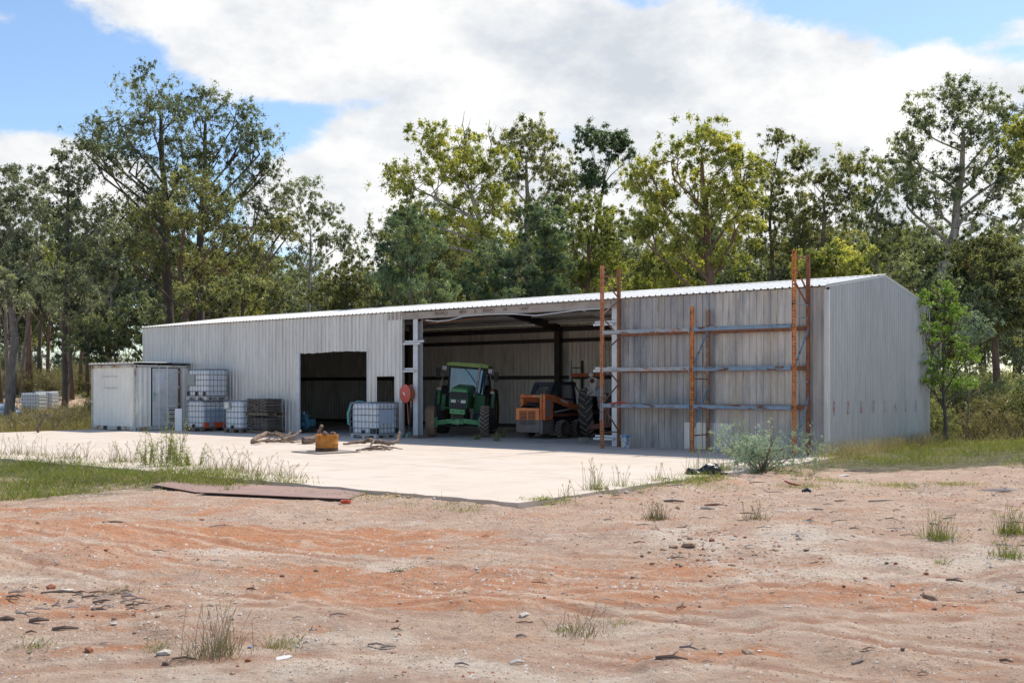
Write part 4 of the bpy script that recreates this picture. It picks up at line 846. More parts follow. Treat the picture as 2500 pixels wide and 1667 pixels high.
    m = B(); m.prism([(-.70, 2.36), (-.74, 2.40), (-.72, 2.47), (-.5, 2.50), (.5, 2.50), (.72, 2.47), (.74, 2.40), (.70, 2.36)], 'Y', y0-.12, y1+.1); m.build('cab_roof', jd_roof, t, bevel=.02)
    m = B(); m.box((-.66, y0+.2, .98), (.66, y1, 1.06)); m.box((-.62, 2.55, 1.06), (.62, 2.9, 1.35)); m.build('cab_floor', black_m, t)
    m = B(); m.box((-.25, 2.2, 1.15), (.25, 2.7, 1.35)); m.box((-.24, 2.6, 1.35), (.24, 2.75, 1.9)); m.build('seat', black_m, t, bevel=.04)
    m = B(); vs = []
    for i in range(7):
        for j in range(5): vs.append((-.42+i*.16, 2.02+.06*math.sin(i*1.9+j), 1.30+j*.21+.03*math.sin(i*1.3)))
    m.add(vs, [(i*5+j, (i+1)*5+j, (i+1)*5+j+1, i*5+j+1) for i in range(6) for j in range(4)]); m.build('sky_reflection_sheet', reflection_blue, t)  # sheet added inside the cab to imitate sky reflected in the windscreen
    m = B(); m.lathe([(.17+.015*math.cos(a), .015*math.sin(a)) for a in [i*math.pi/3 for i in range(6)]], 20, (0, 1.9, 1.55), closed=True); m.build('steering_wheel', black_m, t)
    m = B(); m.tube([(.36, .75, 1.35), (.40, .85, 1.45), (.44, .95, 1.6), (.50, .95, 2.35), (.53, .93, 2.42)], [.03, .03, .045, .04, .035], 12); m.build('exhaust', M('exhaust_metal', (.42, .38, .36), (.30, .26, .25), 6, .4, .5), t, smooth=True)
    m = B(); m.cyl((.38, .8, 1.28), (.36, .7, 1.18), .05, 10); m.tube([(-.1, y0-.03, 2.30), (.05, y0-.05, 2.15), (.38, y0-.06, 1.75)], .012, 6); m.build('wiper', black_m, t)
    # side panels and fenders
    m = B(); m.box((.34, 1.2, .80), (.72, 1.6, 1.42)); m.build('side_panel', jd, t, bevel=.02)
    m = B(); m.box((.36, 1.05, .50), (.76, 1.6, .78)); m.build('fuel_tank', M('tank_grey', (.10, .11, .14), (.07, .08, .10)), t, bevel=.03)
    m = B(); m.box((-.72, 1.3, .86), (-.34, 1.5, .92)); m.box((-.80, 1.35, .80), (-.66, 1.5, 1.35)); m.build('step_frame', jd, t)
    for s in (-1, 1):
        pts = [(2.5+.92*math.cos(a), .80+.92*math.sin(a)) for a in [math.radians(v) for v in range(25, 176, 15)]]; inn = [(2.5+.88*math.cos(a), .80+.88*math.sin(a)) for a in [math.radians(v) for v in range(175, 24, -15)]]
        m = MB(); m.prism(pts+inn, 'X', s*.62, s*.86); m.build('rear_fender', steel_dark, t)
        m = B(); m.box((s*.96-.05, 1.55, 1.0) if s > 0 else (-.99, 1.55, 1.0), (s*.96+.05, 1.62, 1.5) if s > 0 else (-.89, 1.62, 1.5)); m.build('fender_post', jd, t)
        m = B(); m.tube([(s*.93, 1.56, 1.5), (s*.86, 1.6, 1.9), (s*.76, 1.62, 2.25)], .012, 6); m.build('grab_rail', steel, t)
        m = B(); m.box((s*.93-.07, 1.48, 1.50), (s*.93+.07, 1.56, 1.555)); m.build('marker_lamp', lens, t); m = B(); m.box((s*.93-.07, 1.48, 1.556), (s*.93+.07, 1.56, 1.60)); m.build('marker_lamp', M('amber', (.6, .22, .03)), t)
        m = B(); m.box((s*.80-.07, 1.5, 2.2), (s*.80+.07, 1.62, 2.34)); m.cyl((s*.80, 1.49, 2.27), (s*.80, 1.50, 2.27), .055, 12); m.build('work_lamp', steel, t)
        m = B(); m.tube([(s*.74, 1.62, 2.1), (s*.95, 1.55, 2.15)], .012, 6); m.box((s*1.02-.07, 1.52, 1.92), (s*1.02+.07, 1.56, 2.25)); m.build('mirror', black_m, t)
        m = B(); m.box((s*.52-.04 if s > 0 else -.50, 1.58, 1.36), (s*.52+.06 if s > 0 else -.36, 1.61, 1.42)); m.build('yellow_decal', yellow, t)
    m = B(); m.box((.60, 1.58, 1.05), (.68, 1.595, 1.18)); m.build('warning_sticker', white_plate, t)
    m = MB(); m.tube([(-.6, -.02, .38), (0, .05, .34), (.6, -.02, .38)], .02, 6); m.build('steering_rod', steel_dark, t)
make_tractor()

# ------------------------------------------------------------------ skid steer loader
def make_skid():
    org = M('faded_orange', (.70, .20, .065), (.56, .15, .05), 3, .7, 0, over=(((.20, .085, .05), 4, .55, .7), ((.12, .07, .05), 9, .62, .7)))
    org_l = M('bright_orange', (.85, .28, .09), (.72, .21, .07), 3, .7, 0, over=(((.25, .10, .05), 7, .6, .7),)); navy = M('navy_black', (.018, .022, .035), (.03, .03, .04), 4, .5)
    gry = M('counterweight_grey', (.20, .165, .145), (.14, .115, .105), 4, .8, 0, over=(((.20, .12, .09), 3, .5, .7),))
    t = thing('skid_steer_loader', 'faded orange skid steer loader with black mesh cab seen from behind', 'loader', W(-10.62, 2.02), RZ)
    m = MB(); m.box((-.50, .0, .20), (.43, .42, .60)); m.build('counterweight', gry, t, bevel=.01)
    m = MB(); m.box((-.50, .03, .601), (.43, .06, .98)); m.box((-.50, -.012, .601), (-.36, .029, .98)); m.box((.29, -.012, .601), (.43, .029, .98)); m.box((-.36, -.012, .90), (.29, .029, .98)); m.box((-.05, -.012, .601), (-.02, .029, .90)); pn = m.build('rear_door', org_l, t)
    m = MB(); m.box((-.36, .02, .605), (.29, .0295, .90)); m.build('vent_recess', black_m, pn)
    for k in range(7):
        for a, b in ((-.355, -.055), (-.015, .285)): m = MB(); m.bar((a, .004, .63+k*.043), (b, .004, .63+k*.043), .02, .016); m.build('vent_slat', org_l, pn)
    for k in range(3):
        for a, b in ((-.355, -.055), (-.015, .285)): m = MB(); m.box((a, -.006, .45+k*.045), (b, -.001, .468+k*.045)); m.build('vent_slot', black_m, pn)
    m = MB(); m.box((.43, .02, .16), (.55, .62, .62)); m.build('side_plate', gry, t)
    m = MB(); m.box((-.56, .30, .62), (-.44, .62, 1.42)); m.build('lift_tower', org, t, bevel=.01)
    m = MB(); m.prism([(.08, .60), (.50, .60), (.55, 1.0), (.52, 1.30), (.36, 1.43), (.08, 1.43)], 'X', .50, .60); m.box((.42, .04, .60), (.499, .12, 1.43)); m.build('lift_tower', org, t, bevel=.008)
    m = MB(); m.box((-.44, .22, 1.33), (.42, .26, 1.40)); m.add([(-.44, .12, 1.36), (.42, .12, 1.36), (.42, .55, 1.16), (-.44, .55, 1.16), (-.44, .12, 1.33), (.42, .12, 1.33), (.42, .55, 1.13), (-.44, .55, 1.13)], [(0, 1, 2, 3), (7, 6, 5, 4), (0, 4, 5, 1), (1, 5, 6, 2), (2, 6, 7, 3), (3, 7, 4, 0)]); m.build('cross_member', org, t)
    m = MB(); m.box((.07, .14, 1.362), (.30, .30, 1.372)); m.build('label_plate', white_plate, t)
    m = MB(); m.box((.425, .035, 1.30), (.495, .039, 1.40)); m.build('green_tape', M('green_tape', (.05, .45, .15)), t)
    for a, b in (((.12, .92), (.42, 1.24)), ((.12, .72), (.42, .86))): m = MB(); m.box((.601, a[0], a[1]), (.605, b[0], b[1])); m.build('decal', M('worn_decal', (.26, .24, .30), (.34, .20, .16), 18), t)
    m = MB(); vs = []; n = 8
    for i in range(n+1): a = math.pi*i/n; vs += [(-.40*math.cos(a), .10, .98+.13*math.sin(a)), (-.40*math.cos(a), .75, 1.02+.16*math.sin(a))]
    m.add(vs, [(2*i, 2*i+2, 2*i+3, 2*i+1) for i in range(n)]); m.tube([(-.30, .1, .99), (-.15, .08, 1.07), (.15, .08, 1.08), (.34, .1, 1.0)], .02, 6); m.build('engine_cover', steel_dark, t)
    m = MB(); m.box((-.42, .44, .25), (.42, 2.3, 1.0)); m.box((.42, .62, .22), (.52, 2.3, .66)); m.box((-.52, .62, .22), (-.42, 2.3, .66)); m.build('chassis', navy, t)
    for s in (-1, 1):
        x0, x1 = (.50, .60) if s > 0 else (-.60, -.50)
        m = MB(); m.box((x0-.02, .60, .70), (x1-.02, 2.1, .80)); m.build('side_rail', M('dark_orange', (.24, .075, .04), (.16, .05, .03)), t)
        m = MB(); m.prism([(.45, 1.40), (.60, 1.40), (2.35, .95), (2.70, .45), (2.55, .40), (2.25, .78), (.45, 1.22)], 'X', x0+.01, x1-.005); la = m.build('lift_arm', org, t, bevel=.006)
        m = MB(); xx = x1+.001 if s > 0 else x0-.004; m.add([(xx, .95, 1.20), (xx, 1.35, 1.10), (xx, 1.35, 1.17), (xx, .95, 1.28)], [(0, 1, 2, 3)]); m.build('decal', white_plate, la)
        m = MB(); m.cyl((s*.55, .7, .85), (s*.55, 2.2, 1.0), .03, 8); m.build('lift_cylinder', steel, t)
    # roll cage
    c = MB()
    P4 = {'rb': (.38, .62, 1.42), 'rt': (.34, .95, 1.78), 'ft': (.34, 1.98, 1.80), 'fb': (.38, 2.1, .98)}
    for s in (-1, 1):
        q = {k: Vector((s*v[0], v[1], v[2])) for k, v in P4.items()}
        c.bar(q['rb']-Vector((0, .1, .35)), q['rt'], .07, .05); c.bar(q['rt'], q['ft'], .06, .06); c.bar(q['ft'], q['fb'], .06, .06); c.bar(q['rb']-Vector((0, 0, .1)), q['fb']+Vector((0, -.1, .25)), .05, .05)
        c.bar(Vector((s*.36, 1.2, 1.78)), Vector((s*.37, 1.3, 1.15)), .05, .06)
    c.bar((-.34, .95, 1.78), (.34, .95, 1.78), .06, .06); c.bar((-.38, .62, 1.42), (.38, .62, 1.42), .06, .06); c.box((-.37, .93, 1.79), (.37, 2.08, 1.825)); c.bar((.34, 2.05, 1.79), (.36, 2.0, 1.6), .03, .03)
    for s in (-1, 1):
        xa, xb = (s*.40, s*.36) if s > 0 else (-.40, -.36)
        c.prism([(.40, 1.05), (.50, 1.05), (.98, 1.72), (.98, 1.80), (.86, 1.79)], 'X', xa, xb); c.prism([(.86, 1.70), (2.1, 1.72), (2.12, 1.81), (.86, 1.80)], 'X', xa-.002*s, xb+.002*s)
        c.prism([(1.0, 1.75), (1.24, 1.75), (1.30, 1.05), (1.10, 1.05)], 'X', xa+.004*s, xb-.004*s); c.prism([(1.92, 1.75), (2.02, 1.75), (2.16, .95), (2.02, .95)], 'X', xa+.004*s, xb-.004*s); c.prism([(.45, .9), (2.1, .9), (2.1, 1.02), (.45, 1.14)], 'X', xa+.006*s, xb-.006*s)
    c.prism([(.42, 1.05), (.50, 1.05), (.60, 1.30), (.54, 1.34)], 'X', -.36, .36); c.prism([(.84, 1.70), (.92, 1.68), (.98, 1.80), (.88, 1.80)], 'X', -.36, .36)
    for s in (-1, 1): c.prism([(.46, 1.1), (.54, 1.1), (.96, 1.78), (.88, 1.80)], 'X', s*.36, s*.24)
    cg = c.build('roll_cage', navy, t)
    def mesh_panel(o, u, v, nu, nv):
        g_ = MB(); o, u, v = Vector(o), Vector(u), Vector(v)
        for i in range(nu+1): g_.bar(o+u*i/nu, o+u*i/nu+v, .012, .012)
        for j in range(nv+1): g_.bar(o+v*j/nv, o+v*j/nv+u, .012, .012)
        return g_
    msh = M('mesh_paint', (.16, .15, .14), (.10, .095, .09), 9, .7)
    mesh_panel((-.34, .66, 1.43), (.68, 0, 0), (0, .28, .31), 16, 8).build('mesh_screen', msh, cg)
    mesh_panel((.375, .85, 1.12), (0, 1.15, 0), (0, 0, .62), 18, 11).build('mesh_screen', msh, cg)
    mesh_panel((-.375, .85, 1.12), (0, 1.15, 0), (0, 0, .62), 18, 11).build('mesh_screen', msh, cg)
    m = MB(); m.box((-.22, 1.3, 1.0), (.22, 1.75, 1.15)); m.box((-.22, 1.2, 1.15), (.22, 1.32, 1.55)); m.build('seat', black_m, t, bevel=.03)
    for s in (-1, 1):
        for y in (.93, 1.80): lug_tyre('wheel_tyre', .30, .26, t, (s*.68, y, .30), 14, .03, M('brown_rubber', (.085, .066, .055), (.055, .045, .04), 6, .95), lug_pale, rim=M('rim_brown', (.12, .075, .06), (.08, .05, .04)), lug_w=.045, rim_r=.60)
    m = MB(); m.box((-.75, 2.65, .05), (.75, 3.1, .12)); m.box((-.75, 3.05, .12), (.75, 3.1, .5)); m.build('bucket', org, t)
make_skid()

# ------------------------------------------------------------------ old tractor half hidden at the right
def make_old_tractor():
    t = thing('old_tractor', 'old tractor with a tall lugged rear tyre standing behind the left racking upright', 'tractor', (3.16, 34.65, 0), math.radians(-12))
    lug_tyre('rear_tyre', .82, .48, t, (-.62, 0, .82), 18, .065, rub, lug_pale, rim=M('old_rim', (.10, .09, .085)), rot=(0, math.radians(-4), 0), lug_w=.075)
    lug_tyre('rear_tyre', .79, .46, t, (.75, 0, .79), 18, .065, rub, lug_pale, rim=M('old_rim', (.10, .09, .085)), rot=(0, 0, 0), lug_w=.075)
    br = M('red_brown_paint', (.20, .07, .05), (.13, .05, .04), 7, .7)
    m = MB(); m.cyl((-.5, 0, .8), (.6, 0, .8), .14, 12); m.box((-.22, -.3, .5), (.3, 1.8, 1.0)); m.build('rear_axle', steel_dark, t)
    m = MB(); m.box((-.3, .9, 1.0), (.38, 2.2, 1.45)); m.build('hood', br, t, bevel=.03)
    m = MB(); m.box((-.1, -.2, 1.0), (.35, .2, 1.12)); m.box((-.1, -.25, 1.1), (.35, -.15, 1.45)); m.build('seat', black_m, t, bevel=.03)
    for s, x in ((-1, -.42), (1, .55)):
        m = MB(); m.prism([(-.55, 1.38), (-.2, 1.68), (.4, 1.68), (.4, 1.64), (-.18, 1.64), (-.52, 1.35)], 'X', x-.2, x+.2); m.build('fender', M('old_white', (.55, .54, .52), (.42, .40, .38), 6), t)
        m = MB(); m.prism([(x-.17, 1.94), (x, 1.97), (x+.14, 1.93), (x+.05, 1.45)], 'Y', -.42, -.40); m.build('fender_plate', M('old_white', (.55, .54, .52)), t)
        m = MB(); m.cyl((x-.03, -.44, 1.86), (x-.03, -.42, 1.86), .08, 14); m.build('tail_lamp', M('lamp_red', (.15, .02, .02)), t)
        m = MB(); m.lathe([(0, -.05), (.07, -.03), (.085, 0), (.07, .05), (0, .06)], 16, (x-.06, -.38, 2.06), axis='Y'); m.build('work_lamp', lens, t, smooth=True)
    for x in (-.15, .3): m = MB(); m.bar((x, -.1, .55), (x, -1.0, .38), .06, .09); m.bar((x, -.2, 1.0), (x, -.85, .45), .04, .04); m.build('lift_link', br, t)
    m = MB(); m.bar((-.45, -1.05, .36), (.45, -1.05, .48), .16, .16); m.bar((-.50, -1.12, .30), (-.40, -.9, .32), .08, .1); m.build('drawbar', br, t, bevel=.01)
    m = MB(); m.bar((.05, -.9, .5), (.08, -.75, 1.05), .04, .03); m.bar((.15, -.95, .5), (.15, -.85, 1.1), .05, .03); m.build('upright_arm', M('pink_brown', (.38, .20, .17), (.28, .14, .12)), t)
    m = MB(); m.box((-.12, -.45, 1.30), (.02, -.42, 1.42)); m.build('tan_bracket', M('tan_paint', (.45, .32, .22)), t)
make_old_tractor()
m = MB(); m.box((0, 0, 0), (.26, .2, .16)); tag(m.build('concrete_block', M('block_grey', (.30, .27, .22), (.22, .2, .17)), loc=(2.02, 30.9, 0), rotz=.2, bevel=.01), 'grey block on the floor in front of the old tractor tyre', 'block')
# interior shelving upright at the back of the bay
def make_inner_rack():
    t = thing('interior_rack', 'grey perforated rack upright with an orange beam at the back of the bay', 'racking', W(-11.9, 6.2), RZ)
    for x, mt in ((0, steel), (.0, steel)):
        pass
    for y in (0, .75):
        m = MB(); m.box((-.04, y, 0), (-.015, y+.004, 2.62)); m.box((.015, y, 0), (.04, y+.004, 2.62)); z = .02
        while z < 2.55: m.box((-.015, y, z), (.015, y+.004, z+.045)); z += .078
        m.box((-.04, y+.005, 0), (-.036, y+.07, 2.62)); m.box((.036, y+.005, 0), (.04, y+.07, 2.62)); m.build('upright', steel if y == 0 else steel_dark, t)
    for a, b in (((0, .05, .5), (0, .75, 1.3)), ((0, .75, 1.3), (0, .05, 2.0)), ((0, .05, 2.35), (0, .75, 2.35))): m = MB(); m.bar(a, b, .03, .03, up=(1, 0, 0)); m.build('brace', steel_dark, t)
    m = MB(); m.box((.05, -.02, 2.02), (1.5, .03, 2.15)); m.build('beam', M('beam_orange', (.48, .13, .05), (.4, .1, .04)), t)
make_inner_rack()
# blue pump in the doorway
def make_pump():
    t = thing('water_pump', 'blue teardrop-shaped pump on a timber skid inside the doorway', 'pump', W(-19.95, .75), RZ); t.scale = (.68,)*3
    bl = M('pump_blue', (.10, .26, .36), (.13, .32, .42), 5, .6, 0, over=(((.12, .09, .07), 5, .6, .7),))
    def disc(m, pts, y0, y1, mi=0): m.prism(pts, 'Y', y0, y1)
    pts = [(.33*math.cos(a)*1, .42+.33*math.sin(a)) for a in [math.radians(v) for v in range(150, 391, 12)]]+[(.12, .98), (-.12, .98)]
    m = MB(); disc(m, pts, -.1, .12); m.build('housing', bl, t, bevel=.03)
    m = MB(); m.lathe([(0, -.22), (.10, -.22), (.13, -.20), (.13, -.14), (.20, -.12), (.22, -.09)], 20, (.03, 0, .42), axis='Y'); m.build('inlet_flange', bl, t, smooth=True)
    m = MB(); m.lathe([(.14, -.125), (.20, -.13), (.215, -.12)], 20, (.03, 0, .42), axis='Y'); m.build('seal_ring', black_m, t)
    m = MB(); m.cyl((-.02, 0, .96), (-.02, 0, 1.12), .06, 10); m.tube([(-.02, 0, 1.08), (.2, 0, 1.10), (.3, .05, 1.06)], .025, 6); m.build('outlet', steel, t)
    m = MB(); m.box((-.40, .3, .3), (-.1, .9, .7)); m.cyl((-.3, .1, .85), (-.3, .5, .85), .14, 14); m.build('engine', bl, t, bevel=.03)
    m = MB(); m.box((-.5, -.25, .0), (.75, .2, .05)); m.box((-.5, .5, 0), (.75, .7, .05)); m.build('skid', wood_p, t)
make_pump()
# ------------------------------------------------------------------ trees
def skeleton_tubes(m, p0, p1, r0, r1, seg=5, wob=.08, n=6, sag=0):
    p0, p1 = Vector(p0), Vector(p1); L = (p1-p0).length; pts = []; rs = []
    j1 = Vector((R.gauss(0, 1), R.gauss(0, 1), R.gauss(0, .5)))*wob*L; j2 = Vector((R.gauss(0, 1), R.gauss(0, 1), R.gauss(0, .5)))*wob*L
    c1 = p0.lerp(p1, .33)+j1+Vector((0, 0, sag*L)); c2 = p0.lerp(p1, .66)+j2+Vector((0, 0, sag*L*.5))
    for i in range(seg+1):
        t = i/seg; a = (1-t)**3; b = 3*t*(1-t)**2; c = 3*t*t*(1-t); d = t**3
        pts.append(p0*a+c1*b+c2*c+p1*d); rs.append(r0*(1-t)+r1*t)
    m.tube(pts, rs, n, False); return pts
def clump_leaves(centers, radii, n_per, L, Wd, droop=.6, flat=.65, tintb=None, narrow=False):
    """leaf cloud round clump centres"""
    L = L*.52; Wd = Wd*.78; n_per = int(n_per*1.02); k = len(centers); C = np.repeat(np.array(centers), n_per, 0); Rr = np.repeat(np.array(radii), n_per)
    u = unit(NR.normal(size=(k*n_per, 3))); rad = Rr*np.abs(NR.normal(0, .62, k*n_per))
    # several twigs per clump, each with its own bunch of hanging leaves
    tw = NR.normal(size=(k, 7, 3))*np.array(radii)[:, None, None]*.80*np.array([1, 1, .75]); pick = NR.integers(0, 7, k*n_per)
    off = tw[np.repeat(np.arange(k), n_per), pick]
    p = C+off+u*rad[:, None]*np.array([.40, .40, flat*.7])
    d = unit(NR.normal(size=(k*n_per, 3))*.7+np.array([0, 0, -droop])+u*.1)
    ln = L*NR.uniform(.6, 1.3, k*n_per); w = Wd*NR.uniform(.7, 1.3, k*n_per)
    cb = NR.normal(.42, .16, k) if tintb is None else NR.normal(tintb, .22, k)
    t = np.repeat(cb, n_per)+NR.normal(0, .16, k*n_per)
    return leaf_tris(p, d, ln, w), np.clip(t, 0, 1)
def make_tree(name, label, d, base, lobes, leaf, bark, trunk_r=.22, fork=None, nleaf=24000, L=.26, Wd=.075, droop=.6, seed=0, group=None, clump=.62, lean=None, depth=1.0, tint=.42, origin=None, forks=None, limb=.4, thing_=True, spread=1.0):
    """base (px,py) of the trunk foot; lobes (px,py,rx,ry[,dd]) crown masses, all at about distance d"""
    global R, NR
    sR, sN = R, NR; R = random.Random(seed+101); NR = np.random.default_rng(seed+101)
    s = d/F_PX; B = P(base[0], base[1], d); B.z = float(H(B.x, B.y))-.15
    lob = []
    for l in lobes:
        dd = l[4] if len(l) > 4 else R.uniform(-1, 1)*l[2]*s*.7
        lob.append((P(l[0]+R.uniform(-8, 8), l[1]+l[3]*.35, d)+Vector((0, dd, 0)), l[2]*s*R.uniform(.8, 1.1), l[3]*s*R.uniform(1.05, 1.4)))
    w = sum(a*b for _, a, b in lob)
    fk = [P(x, y, d)+Vector((0, R.uniform(-.3, .3), 0)) for x, y in (forks or [])]
    if not fk:
        cx = sum(c.x*a*b for c, a, b in lob)/w; zz = min(c.z-b for c, a, b in lob); top = max(c.z+b for c, a, b in lob)
        fk = [Vector((B.x*.5+cx*.5, B.y, B.z+(zz-B.z)*.55+.5)), Vector((cx, B.y, B.z+(zz-B.z)*1.0+(top-zz)*.25)), Vector((cx, B.y, zz+(top-zz)*.62))]
    m = MB(); prev = B; r = trunk_r; nodes = [(B, r)]; kk = len(fk)
    m.tube([B, B+Vector((0, 0, .35))], [r*1.35, r*1.02], 10, False); prev = B+Vector((0, 0, .35))
    for i, f in enumerate(fk):
        r2 = trunk_r*(1-.72*(i+1)/kk); pts = skeleton_tubes(m, prev, f, r, r2, 6, .025, 9)
        for j, q in enumerate(pts[1:]): nodes.append((q, r+(r2-r)*(j+1)/6))
        prev = f; r = r2
    V = []; T = []; cc = []; rr = []
    for c, rx, rz in lob:
        hz = min(abs(c.x-n_[0].x) for n_ in nodes); att = min(nodes, key=lambda nd_: (nd_[0]-(c-Vector((0, 0, rz*.9+hz*.95)))).length+(2.5 if nd_[0].z > c.z-.1-hz*.5 else 0)+(3 if nd_[0] is B else 0))
        lr = .72*max(.04, min(att[1]*.62, .10*limb/.4+.02*rx)); hub = c-Vector((R.uniform(-.2, .2)*rx, 0, rz*.45))
        pts = skeleton_tubes(m, att[0], hub, lr, lr*.55, 6, .07, 7, .04)
        nc = max(8, int(5.2*(rx*rz)**.85/clump**1.2*spread)); mids = []
        for k in range(max(3, nc//5)):
            a = R.uniform(0, 2*math.pi); e = R.uniform(.05, 1.3); q = c+Vector((math.cos(a)*math.cos(e)*rx*.5, math.sin(a)*math.cos(e)*rx*.5*depth, math.sin(e)*rz*.45-rz*.1))
            skeleton_tubes(m, pts[R.choice((4, 5, 6))], q, lr*.6, lr*.34, 4, .09, 5); mids.append(q)
        for k in range(nc):
            a = R.uniform(0, 2*math.pi); e = math.asin(R.uniform(-.45, 1.0)); f = R.uniform(.55, 1.08)
            q = c+Vector((math.cos(a)*math.cos(e)*rx*f, math.sin(a)*math.cos(e)*rx*f*depth, math.sin(e)*rz*f))
            md = min(mids, key=lambda x: (x-q).length); skeleton_tubes(m, md, q, lr*.30, .016, 4, .10, 4)
            cc.append(q); rr.append(clump*R.uniform(.35, .95))
    per = max(20, int(nleaf/len(cc))); V, T = clump_leaves(cc, rr, per, L, Wd, droop, .62, tint)
    o = origin or B
    t = thing(name, label, 'tree', B, 0, group) if thing_ else None
    mv = np.array([B.x, B.y, B.z]); V = V-mv
    cr = bpy.data.objects.new('crown', tri_mesh('crown', V, 1, leaf, T)); COL.objects.link(cr); cr.parent = t
    m.v = [(x-B.x, y-B.y, z-B.z) for x, y, z in m.v]
    tk = m.build('trunk', bark, t, smooth=True)
    R, NR = sR, sN
    return t

# left group
make_tree('eucalyptus_tree', 'tallest left eucalypt with a dark straight trunk above the container end of the shed', 60, (410, 950),
    [(365, 205, 75, 38), (300, 290, 75, 55), (400, 290, 70, 70), (225, 320, 45, 40), (340, 380, 90, 55), (440, 385, 60, 60), (260, 400, 60, 45), (385, 470, 85, 50), (290, 500, 60, 45), (350, 560, 70, 50), (430, 250, 35, 45), (200, 350, 30, 25)], lf_dark, bark_dark, .33,
    forks=[(412, 740), (402, 560), (396, 400), (392, 290)], nleaf=34320, seed=1, group='eucalypts left of the shed', clump=.75, tint=.45)
make_tree('eucalyptus_tree', 'tall left eucalypt with the right-hand twin trunk rising behind the shed roof', 62, (487, 950),
    [(505, 215, 50, 28), (500, 290, 65, 50), (575, 265, 45, 45), (590, 340, 60, 55), (640, 340, 40, 45), (520, 380, 65, 50), (600, 430, 60, 45), (655, 400, 28, 35), (560, 470, 60, 35), (470, 450, 50, 40), (640, 510, 55, 30), (500, 520, 60, 40)], lf_dark, bark_dark, .32,
    forks=[(486, 750), (492, 580), (497, 430), (500, 300)], nleaf=32760, seed=2, group='eucalypts left of the shed', clump=.75, tint=.45)
make_tree('eucalyptus_tree', 'broad olive eucalypt filling in beneath the two tall left crowns', 56, (455, 950),
    [(430, 430, 60, 45), (500, 470, 55, 45), (380, 520, 60, 45), (450, 540, 70, 45), (540, 560, 70, 45), (620, 560, 60, 40), (330, 600, 70, 50), (420, 640, 80, 50), (520, 650, 80, 50), (620, 640, 70, 45), (690, 560, 50, 40)], lf_olive, bark_brown, .24,
    forks=[(455, 800), (440, 660), (460, 520)], nleaf=44000, seed=3, group='eucalypts left of the shed', tint=.5)
make_tree('eucalyptus_tree', 'forked grey-trunked eucalypt above the left edge of the container with its trunk rising beside it', 58, (157, 985),
    [(155, 395, 42, 32), (110, 430, 35, 30), (200, 440, 40, 35), (165, 480, 55, 35), (100, 520, 50, 40), (190, 560, 60, 45), (230, 620, 60, 50), (130, 620, 60, 50), (180, 700, 70, 50), (90, 690, 50, 45)], lf_grey, bark_dark, .20,
    forks=[(157, 800), (160, 680), (165, 540), (168, 440)], nleaf=36000, seed=4, group='eucalypts left of the shed', tint=.4)
make_tree('eucalyptus_tree', 'dark spreading eucalypt cut off by the left edge of the picture', 50, (20, 960),
    [(20, 440, 45, 35), (60, 490, 50, 40), (-30, 500, 60, 50), (30, 570, 60, 50), (90, 600, 40, 40), (10, 660, 70, 50), (70, 710, 60, 45), (-40, 620, 50, 50)], lf_grey, bark_grey, .24,
    forks=[(35, 820), (15, 680), (25, 540)], nleaf=34000, seed=5, group='eucalypts left of the shed', tint=.35)
make_tree('slender_eucalyptus', 'slender open-crowned eucalypt standing against the cloud right of the tall left pair', 62, (752, 900),
    [(735, 460, 50, 28), (700, 480, 35, 28), (790, 520, 40, 25), (755, 510, 35, 28), (830, 570, 45, 22), (700, 560, 35, 25), (780, 590, 40, 22), (745, 620, 45, 25), (850, 610, 22, 15)], lf_grey, bark_pale, .14,
    forks=[(752, 760), (755, 660), (758, 560)], nleaf=17000, seed=6, clump=.6, tint=.5, droop=.8)
make_tree('eucalyptus_tree', 'leaning pale-limbed tree in the gap between the container and the tall left pair', 54, (262, 930),
    [(250, 560, 55, 45), (300, 640, 60, 45), (230, 660, 55, 45), (280, 720, 65, 45), (340, 720, 60, 40), (220, 760, 50, 40)], lf_grey, bark_pale, .16, nleaf=26000, seed=7, group='eucalypts left of the shed', tint=.4)
# centre
make_tree('spreading_eucalyptus', 'big yellow-green spreading eucalypt behind the open bay with a dead twig on top', 50, (1285, 900),
    [(1040, 335, 55, 30), (1090, 375, 55, 35), (985, 420, 50, 30), (1060, 440, 70, 45), (1140, 350, 55, 40), (1150, 440, 70, 45), (1110, 510, 75, 40), (1030, 510, 60, 35), (1180, 560, 50, 35), (1200, 480, 45, 35), (1010, 560, 45, 25), (1210, 390, 35, 35)], lf_yellow, bark_pale, .30,
    forks=[(1270, 760), (1235, 650), (1180, 560), (1150, 470)], nleaf=42000, seed=8, tint=.5, clump=.7, limb=.7)
make_tree('spreading_eucalyptus', 'pale-forked eucalypt with a rounded top right of the yellow-green crown', 54, (1300, 900),
    [(1300, 310, 40, 28), (1250, 345, 45, 32), (1330, 350, 38, 40), (1290, 400, 60, 35), (1250, 430, 40, 30), (1350, 430, 40, 35), (1330, 500, 50, 35), (1380, 470, 50, 40), (1260, 520, 40, 30)], lf_olive, bark_pale, .26,
    forks=[(1290, 740), (1285, 620), (1290, 500), (1285, 400)], nleaf=26000, seed=9, tint=.6, limb=.8)
make_tree('dark_eucalyptus', 'narrow dark green tree with two rounded upper domes against the blue sky', 56, (1425, 900),
    [(1500, 320, 40, 35), (1520, 370, 35, 40), (1480, 380, 30, 40), (1440, 350, 30, 38), (1430, 420, 35, 40), (1460, 450, 35, 30)], lf_casu, bark_dark, .22,
    forks=[(1440, 700), (1455, 560), (1475, 440)], nleaf=19000, seed=10, tint=.4, clump=.55, limb=.6)
